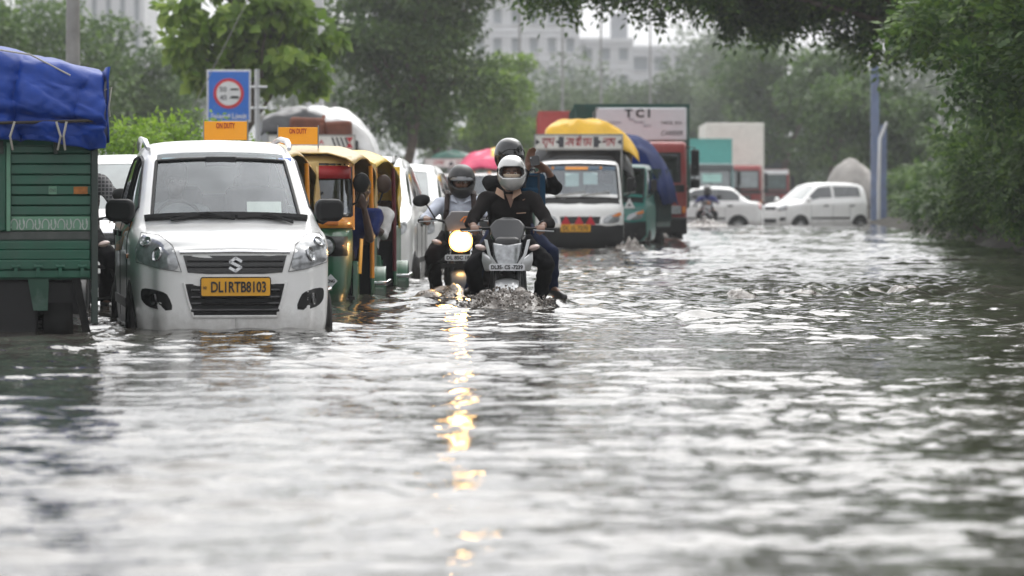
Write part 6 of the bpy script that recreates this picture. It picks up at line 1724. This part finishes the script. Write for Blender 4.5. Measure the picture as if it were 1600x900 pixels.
    if style == 'sport':
        def fair(u, v):                                   # dark screen, kite outline
            z = .78 + .27 * v; w_ = np.interp(v, [0, .18, .45, .75, .92, 1], [.02, .075, .135, .148, .10, .04])
            x = (u - .5) * 2 * w_; return (x, .27 + .22 * v + 1.7 * x * x, z)
        tarp_grid(fair, 15, 12, 'screen', mat('smoked screen plastic', (.018, .0185, .021), .32, var=.1, coat=.2), t, .006)
        text('hero', .02, WHITEPL, t, (0, .268, .80), width=.045, height=.012)
        def lamp(u, v):
            z = .625 + .215 * v; w_ = np.interp(v, [0, .2, .6, 1], [.05, .085, .115, .122]); x = (u - .5) * 2 * w_
            if v > .9: z -= .03 * (1 - abs(u - .5) * 2)
            return (x, .20 + .06 * v + 2.2 * x * x, z)
        o = tarp_grid(lamp, 13, 9, 'headlight', LAMPG, t, .02)
        MB().tube([lamp(0, 1), lamp(0, .5), lamp(0, 0), lamp(1, 0), lamp(1, .5), lamp(1, 1)], .012, 6).build('lamp_surround', GLOSSB, t)
        b = MB()
        b.box((0, .36, .76), (.22, .16, .26)); b.build('cowl', dark, t, bevel=.05, seg=3)
        for sx in (1, -1):
            b = MB(); b.loft([[(sx * .165, .26, .865), (sx * .195, .28, .87), (sx * .19, .31, .865)], [(sx * .135, .22, .74), (sx * .165, .24, .745), (sx * .16, .27, .74)], [(sx * .07, .185, .645), (sx * .10, .20, .64), (sx * .09, .23, .645)]]); b.build('silver_blade', silver, t, bevel=.004)
            b = MB(); b.loft([[(sx * .115, .24, .70), (sx * .212, .34, .765), (sx * .212, .55, .765), (sx * .12, .50, .70)], [(sx * .12, .23, .655), (sx * .215, .33, .69), (sx * .215, .55, .69), (sx * .12, .50, .655)], [(sx * .10, .24, .605), (sx * .19, .34, .60), (sx * .19, .55, .60), (sx * .1, .50, .605)]]); b.build('side_shroud', silver, t, bevel=.015, seg=3)
        pz, py = .638, .17
    else:
        b = MB(); b.prism([(-.13, .90), (.13, .90), (.155, 1.0), (.09, 1.09), (-.09, 1.09), (-.155, 1.0)], 'Y', .33, .36); b.build('fly_screen', mat('smoked fly screen', (.16, .15, .15), .25, var=.1, coat=.6), t, bevel=.012, seg=2)
        strokes([[(.0, 1.0), (.03, 1.035), (.08, 1.04), (.11, 1.01), (.09, .98)], [(.03, .99), (.05, 1.015), (.075, .99), (.06, .97)]], .012, mat('orange decal', rgb(240, 140, 40), .5), t, 'decal', Matrix.Translation((0, .325, 0)))
        b = MB(); b.prism(rrect(.23, .21, .085, 6, 0, .81), 'Y', .315, .44); b.build('headlight_shell', dark, t, bevel=.03, seg=3)
        LIT = mat('lit headlight', (1, .8, .5), .3, emit=(1.0, .60, .22), estr=60.0)
        b = MB(); b.prism(rrect(.17, .155, .07, 6, 0, .81), 'Y', .298, .312); hl_ = b.build('headlight', LIT if lit else LAMPG, t, bevel=.004)
        MB().tube([(x, .308, z) for x, z in rrect(.195, .178, .08, 6, 0, .81)], .013, 6, True).build('headlight_rim', mat('amber halo glow', (.8, .4, .1), .3, emit=(1.0, .42, .08), estr=5.0) if lit else CHROME, hl_)  # when lit, an emissive ring added as the headlight's halo; otherwise chrome
        b = MB(); b.span(-.17, .17, .32, .36, .56, .60); b.span(-.02, .02, .33, .37, .5, .72); b.build('plate_bracket', BLACKP, t)
        b = MB()                                          # crash guard
        b.tube([(-.10, .62, .62), (-.27, .60, .60), (-.31, .62, .50), (-.27, .64, .36), (-.10, .66, .33)], .014, 8); b.tube([(.10, .62, .62), (.27, .60, .60), (.31, .62, .50), (.27, .64, .36), (.10, .66, .33)], .014, 8); b.build('crash_guard', BLACKP, t)
        pz, py = .655, .29
    if plate:
        pl = MB().prism(rrect(.30, .058, .018, 4), 'Y', -.008, 0).build('number_plate', WHITEPL, t, loc=(0, py, pz))
        text(plate, .04, INK, pl, (0, -.011, 0), width=.265, height=.036, bold=.0012)
    return t

# ---- the pair in front: silver and black bike, rider, pillion
B2 = (-.045, 30.75, ROAD)
motorbike('silver and black sporty motorbike ploughing towards us, plate DL3S CS 7239', B2, R(-1), 'sport', plate='DL3S- CS -7239')
BEIGE = mat('beige cloth mask', (.45, .36, .27), .85, var=.1)
SILH = mat('silver helmet shell', (.52, .52, .51), .25, .5, var=.05, coat=.9)
BLKH = mat('black helmet shell', (.006, .006, .007), .16, var=.1, coat=.5)
MATH = mat('matt charcoal helmet shell', (.016, .0155, .0165), .42, var=.12, coat=.1)
BLKSHIRT, BLKTR = CLOTH('black shirt cloth', (.011, .009, .009)), CLOTH('black trouser cloth', (.006, .0055, .007))
NAVY = CLOTH('navy jeans', (.010, .016, .045))
J2 = dict(pel=(0, 1.08, .86), chest=(.01, .93, 1.12), neck=(.02, .88, 1.27), head=(.03, .80, 1.42), shL=(-.195, .92, 1.20), shR=(.215, .92, 1.20),
          elL=(-.32, .70, 1.0), elR=(.345, .72, 1.0), haL=(-.285, .61, .975), haR=(.285, .61, .975), knL=(-.30, .56, .64), knR=(.33, .56, .66), anL=(-.245, .95, .30), anR=(.26, .92, .34),
          toL=(-.26, .78, .25), toR=(.28, .74, .30))
hnd = {'L': (0, -.3, 1), 'R': (0, -.3, 1), 'dL': (.05, -1, -.05), 'dR': (-.05, -1, -.05)}
rider2, V2 = figure('rider in black shirt and silver full-face helmet steering the silver motorbike', B2, R(-1), J2, BLKSHIRT, BLKTR, sleeve=1.45, voxel=.012, curl=(1.35, 1.35), hn=hnd,
    helmet=helmet_maker(SILH, None, (-16, 22), mouthmask=BEIGE, text_=[('STEELBIRD', 44, .07)] if False else None, sc=.96))
for sx in (1, -1):                                        # collar and chest opening
    b = MB(); b.loft([[(sx * .03, .775, 1.20), (sx * .10, .80, 1.26), (sx * .09, .84, 1.30), (sx * .04, .80, 1.27)], [(sx * .035, .765, 1.205), (sx * .115, .79, 1.255), (sx * .10, .83, 1.31), (sx * .045, .79, 1.275)]]); b.build('collar', mat('tan collar lining', (.42, .27, .19), .8), rider2, bevel=.004)
b = MB(); b.loft([[(-.025, .82, 1.25), (.06, .82, 1.25), (.02, .80, 1.13)], [(-.025, .806, 1.25), (.06, .806, 1.25), (.02, .786, 1.13)]]); b.build('bare_chest', SKIN, rider2, bevel=.004)
MB().tube([(.07, .79, 1.085), (.15, .80, 1.09)], .004, 5).build('pocket_trim', mat('tan collar lining', (.42, .27, .19), .8), rider2)
MB().tube([(.30 + .036 * math.cos(a), .655 + .01 * math.sin(a), .985 + .036 * math.sin(a)) for a in np.linspace(0, 2 * PI, 17)[:-1]], .009, 6, True).build('wrist_band', INK, rider2)
P2 = (-.045, 30.75, ROAD)
JP = dict(pel=(.02, 1.48, .96), chest=(.03, 1.38, 1.24), neck=(.02, 1.34, 1.41), head=(.005, 1.28, 1.575), shL=(-.17, 1.38, 1.345), shR=(.22, 1.38, 1.33), elL=(.10, 1.06, 1.35), elR=(.405, 1.22, 1.30),
          haL=(.165, 1.05, 1.50), haR=(.33, 1.08, 1.46), knL=(-.25, 1.10, .70), knR=(.36, 1.08, .74), anL=(-.33, 1.30, .42), anR=(.36, 1.30, .44), toL=(-.36, 1.14, .40), toR=(.47, 1.10, .36))
pil, VP = figure('pillion passenger in black with glossy black helmet holding up a phone', P2, R(-1), JP, CLOTH('black pillion shirt', (.008, .008, .009)), NAVY, sleeve=1.55, voxel=.012, face=R(28), tilt=R(4), curl=(.35, .75),
    hn={'L': (-.3, 1, 0), 'R': (.5, .8, .2), 'dL': (.25, -.1, 1), 'dR': (-.75, -.1, .42)},
    helmet=helmet_maker(BLKH, mat('smoked visor', (.010, .010, .011), .08, var=.2, coat=.4), (-16, 22), stripe=mat('helmet red flash', rgb(150, 20, 20), .3, coat=.6), sc=.95))
ph = thing('phone', 'black phone held up sideways by the pillion passenger', 'phone', (.195, 31.74, ROAD + 1.535), R(-8))
MB().prism(rrect(.082, .085, .012, 4), 'Y', -.005, .005).build('case', mat('phone black', (.018, .018, .02), .25, coat=.5), ph, rot=(0, R(-10), 0), bevel=.002)
b = MB(); b.prism(rrect(.018, .03, .007, 3, -.028, .022), 'Y', -.008, -.005); b.build('camera_bump', GLOSSB, ph, rot=(0, R(-10), 0)); MB().cyl((-.028, -.0085, .03), (-.028, -.010, .03), .005, n=10).build('lens', CHROME, ph, rot=(0, R(-10), 0))
bp = thing('backpack', 'dark teal backpack carried between rider and pillion', 'backpack', (.175, 31.86, ROAD + 1.27), R(-4))
TEALB = CLOTH('teal backpack cloth', rgb(26, 60, 84))
b = MB(); b.box((0, 0, 0), (.225, .14, .32)); b.build('main_pocket', TEALB, bp, bevel=.045, seg=4)
b = MB(); b.box((-.01, -.075, -.05), (.15, .05, .17)); b.build('front_pocket', TEALB, bp, bevel=.02, seg=3)
MB().tube([(-.10, -.06, .12), (-.03, -.075, .135), (.05, -.075, .135), (.10, -.05, .11)], .005, 5).build('zip', INK, bp)
for xx in (-.06, .06): MB().tube([(xx, -.07, .16), (xx, -.085, .0), (xx, -.07, -.15)], .012, 6).build('strap', mat('strap webbing', (.015, .02, .03), .8), bp)
MB().tube([(-.03, 0, .155), (-.02, 0, .19), (.02, 0, .19), (.03, 0, .155)], .008, 6).build('handle', mat('strap webbing', (.015, .02, .03), .8), bp)

# ---- the bike beside them with its headlight on
B1 = (-.475, 34.35, ROAD)
motorbike('dark motorbike with its headlight shining, left of the silver one', B1, R(1), 'commuter', lit=True, plate='DL 8SC 1858')
J1 = dict(pel=(0, 1.08, .86), chest=(.0, .96, 1.10), neck=(.0, .92, 1.22), head=(.01, .86, 1.365), shL=(-.195, .95, 1.15), shR=(.195, .95, 1.15), elL=(-.34, .76, 1.0), elR=(.33, .76, 1.0),
          haL=(-.325, .64, 1.025), haR=(.325, .64, 1.025), knL=(-.27, .60, .68), knR=(.27, .6, .68), anL=(-.225, .95, .33), anR=(.22, .95, .33), toL=(-.25, .78, .27), toR=(.25, .78, .27))
rider1, V1 = figure('rider in pale blue-white shirt and charcoal helmet on the bike with the lit headlight', B1, R(1), J1, CLOTH('pale blue white shirt', (.60, .64, .74), .05), CLOTH('dark brown trousers', (.014, .010, .011)), skin=SKIN, sleeve=1.7, voxel=.013, curl=(1.35, 1.35), hn=hnd, tilt=R(6),
    helmet=helmet_maker(MATH, mat('grey raised visor', (.25, .26, .28), .12, coat=1.0), (-18, 20), raised=True, sc=1.0))
STR = mat('brown strap webbing', (.035, .022, .02), .85)
for sx in (1, -1): MB().tube([(sx * .13, 1.0, 1.265), (sx * .125, .87, 1.235), (sx * .13, .80, 1.10), (sx * .15, .84, .98)], .026, 7).build('backpack_strap', STR, rider1)
for sx in (1, -1):
    b = MB(); b.loft([[(sx * .02, .82, 1.16), (sx * .09, .84, 1.19), (sx * .08, .87, 1.245)], [(sx * .025, .81, 1.16), (sx * .10, .83, 1.19), (sx * .085, .86, 1.25)]]); b.build('collar', CLOTH('pale blue white shirt', (.60, .64, .74), .05), rider1, bevel=.003)
bk = thing('backpack', 'dark brown backpack on the back of the rider in the pale shirt', 'backpack', (-.475, 35.5, ROAD + 1.08))
MB().box((0, 0, 0), (.28, .16, .40)).build('main_pocket', CLOTH('brown backpack cloth', (.03, .02, .018)), bk, bevel=.05, seg=3); MB().box((0, .09, -.06), (.2, .05, .2)).build('rear_pocket', MATS['brown backpack cloth'], bk, bevel=.02)

# ---- far motorcyclist and the one in the gap
BF = ((1104 - 800) / F * 112, 112, ROAD)
motorbike('small far motorbike in front of the white sedan', BF, R(-4), 'commuter')
figure('far motorcyclist in blue top and dark helmet before the white sedan', BF, R(-4), J1, CLOTH('royal blue cloth', (.03, .04, .17)), BLKTR, voxel=.03, sleeve=1.5, helmet=helmet_maker(BLKH, MATS['smoked visor']))
BG = (-3.62, 30.6, ROAD)
motorbike('black motorbike wedged between the blue covered truck and the taxi', BG, R(5), 'commuter', s=1.04)
def check_mat():
    m = mat('dark checked shirt', (.06, .06, .065), .85)
    n = m.node_tree; p = n.nodes['Principled BSDF']; tc = n.nodes.new('ShaderNodeTexCoord'); sp = n.nodes.new('ShaderNodeSeparateXYZ'); n.links.new(tc.outputs['Object'], sp.inputs[0])
    outs = []
    for ax in (0, 2):
        a = n.nodes.new('ShaderNodeMath'); a.operation = 'MULTIPLY'; a.inputs[1].default_value = 32; n.links.new(sp.outputs[ax], a.inputs[0])
        f = n.nodes.new('ShaderNodeMath'); f.operation = 'FRACT'; n.links.new(a.outputs[0], f.inputs[0])
        g_ = n.nodes.new('ShaderNodeMath'); g_.operation = 'LESS_THAN'; g_.inputs[1].default_value = .28; n.links.new(f.outputs[0], g_.inputs[0]); outs.append(g_)
    ad = n.nodes.new('ShaderNodeMath'); ad.operation = 'MAXIMUM'; n.links.new(outs[0].outputs[0], ad.inputs[0]); n.links.new(outs[1].outputs[0], ad.inputs[1])
    mm = n.nodes.new('ShaderNodeMix'); mm.data_type = 'RGBA'; mm.inputs[6].default_value = (.035, .034, .038, 1); mm.inputs[7].default_value = (.16, .16, .16, 1)
    n.links.new(ad.outputs[0], mm.inputs[0]); n.links.new(mm.outputs[2], p.inputs['Base Color'])
    return m
JG = dict(J1); JG.update(shL=(-.23, .96, 1.30), shR=(.19, .96, 1.30), chest=(-.02, .98, 1.2), neck=(-.02, .95, 1.36), head=(-.03, .88, 1.50), elR=(.33, .80, 1.12), haR=(.335, .64, 1.02))
figure('motorcyclist in dark checked shirt half hidden behind the blue covered truck', BG, R(5), JG, check_mat(), BLKTR, sleeve=1.6, voxel=.014, s=1.04, curl=(1.3, 1.3), hn=hnd, helmet=helmet_maker(BLKH, MATS['smoked visor']))

# ---- drivers and passengers inside vehicles
def seated(x, y, z, w=.19, reach=.45, lean=(0, 0), hx=0.0):
    lx, ly = lean
    return dict(pel=(x, y, z), chest=(x + lx * .5, y + .06 + ly * .5, z + .30), neck=(x + lx * .9, y + .05 + ly, z + .46), head=(x + lx + hx, y + .0 + ly, z + .62), shL=(x - w + lx * .8, y + .06 + ly * .7, z + .39), shR=(x + w + lx * .8, y + .06 + ly * .7, z + .39),
                elL=(x - w - .06, y - .12, z + .18), elR=(x + w + .06, y - .12, z + .18), haL=(x - .13, y - reach, z + .30), haR=(x + .13, y - reach, z + .30), knL=(x - .12, y - .42, z + .05), knR=(x + .12, y - .42, z + .05),
                anL=(x - .12, y - .50, z - .34), anR=(x + .12, y - .50, z - .34))
GREYS, TEALS, WHITES, BLUES = CLOTH('grey shirt', (.2, .21, .22)), CLOTH('teal shirt', (.03, .26, .28)), CLOTH('white shirt', (.6, .6, .6)), CLOTH('blue shirt', (.012, .022, .095))
figure('taxi driver in grey shirt behind the left half of the taxi windscreen', (-1.93, 26.05, ROAD), R(8.6), seated(-.33, 1.80, .72), GREYS, BLKTR, skin=SKIND, voxel=.018, sleeve=.8)
figure('front passenger in dark shirt sitting beside the taxi window', (-1.93, 26.05, ROAD), R(8.6), seated(-.60 + .95, 2.75, .72, reach=.25), CLOTH('dark shirt', (.05, .05, .06)), BLKTR, skin=SKIND, voxel=.018, sleeve=.8)
figure('autorickshaw driver in teal shirt, only his arm showing beside the taxi', (-2.35, 30.35, ROAD), 0, seated(.30, 1.12, .66, lean=(.08, 0)), TEALS, BLKTR, skin=SKIND, voxel=.018, sleeve=.8)
jb = seated(.26, 1.08, .66, lean=(.26, -.10)); jb.update(elR=(.60, .86, .84), haR=(.545, .80, 1.12), haL=(.25, .62, 1.0))
figure('autorickshaw driver in blue shirt leaning out with a hand at his mouth', (-1.88, 33.0, ROAD), R(1.2), jb, BLUES, BLKTR, skin=SKIND, voxel=.014, sleeve=.7, face=R(14), curl=(1.2, 1.3), hn={'R': (0, -1, .2), 'dR': (-.3, -.1, 1)})
jc = seated(.26, 1.10, .66, lean=(.12, -.05))
figure('autorickshaw driver in white shirt beside the maroon rod', (-1.80, 36.2, ROAD), 0, jc, WHITES, BLKTR, skin=SKIND, voxel=.016, sleeve=1.2)
figure('truck driver in yellow-green vest behind the cab glass of the green lorry', (2.56, 77.4, ROAD), 0, seated(.62, .85, 1.45), CLOTH('yellow vest', (.45, .5, .03)), BLKTR, skin=SKIND, voxel=.03, sleeve=.8)
figure('driver of the yellow covered mini truck', (1.14, 61.8, ROAD), 0, seated(.35, 1.0, .98, reach=.3), GREYS, BLKTR, skin=SKIND, voxel=.025, sleeve=.8)

# ================================================================== SPLASHES
FOAMW = mat('churned muddy water', (.13, .11, .095), .06, var=.4, scale=25, bump=.35, bscale=45, spec=.6)
def splash(label, x, y, w, d, h, seed, n=160, dx=.02):
    r = np.random.default_rng(seed)
    nx, ny = int(w / dx) + 1, int(d / dx) + 1
    X, Y = np.meshgrid(np.linspace(-w / 2, w / 2, nx), np.linspace(-d / 2, d / 2, ny))
    env = np.exp(-((X / (w * .24)) ** 2) - ((Y + .02) / (d * .26)) ** 2)
    Z = np.zeros_like(X)
    for i in range(80):
        k = 2 * PI / (.06 + .30 * r.random() ** 1.2); th = r.random() * 2 * PI
        Z += np.sin(k * (math.cos(th) * X + math.sin(th) * Y) + r.random() * 7) / k * 1.0
    Z = Z / (np.abs(Z).max() + 1e-6)
    base = water_z(X + x, Y + y)
    H = base + h * env * (.55 + 1.1 * np.sign(Z) * np.abs(Z) ** .8) + .03 * Z * np.sqrt(env) - .03 * (1 - np.clip(env * 4, 0, 1))
    o = np_mesh('splash', np.stack([X + x, Y + y, H], -1).reshape(-1, 3), gridquads(ny, nx), FOAMW)
    tag(o, label, 'splash', None, 'stuff')
    b = MB()
    for i in range(n):
        a = r.random() * 2 * PI; q = r.random() ** .7
        px_, py_ = math.cos(a) * w * .33 * q, math.sin(a) * d * .33 * q - .05
        pz = h * (.25 + (1 - q * .7) * 1.9 * r.random() ** 1.3); s_ = .002 + .009 * r.random() ** 4
        b.ell((x + px_, y + py_, pz), (s_ * (1 + r.random()), s_, s_ * (1 + .8 * r.random())), 6, 4, (r.random(), r.random() * 3, 0))
    o = b.build('water_drops', FOAMW, None); tag(o, 'drops thrown up by ' + label, 'drops', None, 'stuff')
splash('churned brown splash at the front wheel of the silver motorbike', -.05, 30.72, 1.25, 1.1, .095, 5, 1500, .011)
splash('low churned wake at the wheel of the bike with the lit headlight', -.52, 34.35, 1.2, 1.1, .045, 6, 300, .016)
splash('splash at the right front wheel of the yellow covered mini truck', 1.98, 61.6, .9, 1.4, .24, 7, 60, .03)
splash('splash under the far motorcyclist', (1103 - 800) / F * 111.4, 111.4, 2.0, 2.4, .22, 8, 40, .05)
splash('spray behind the wheels of the large lorry', 3.0, 76.2, 1.3, 1.6, .14, 9, 40, .04)

for px, Y, w_, h_, sd, lab in ((1160, 34.5, .5, .5, 11, 'small brown boil of water right of the silver motorbike'), (1255, 35.5, .7, .7, 12, 'brown boil of water midway between the bikes and the right bank'), (1400, 36.5, .9, .8, 13, 'broad brown boil of water nearest the right bank')):
    splash(lab, (px - 800) / F * Y, Y, w_, h_, .05, sd, 8, .02)
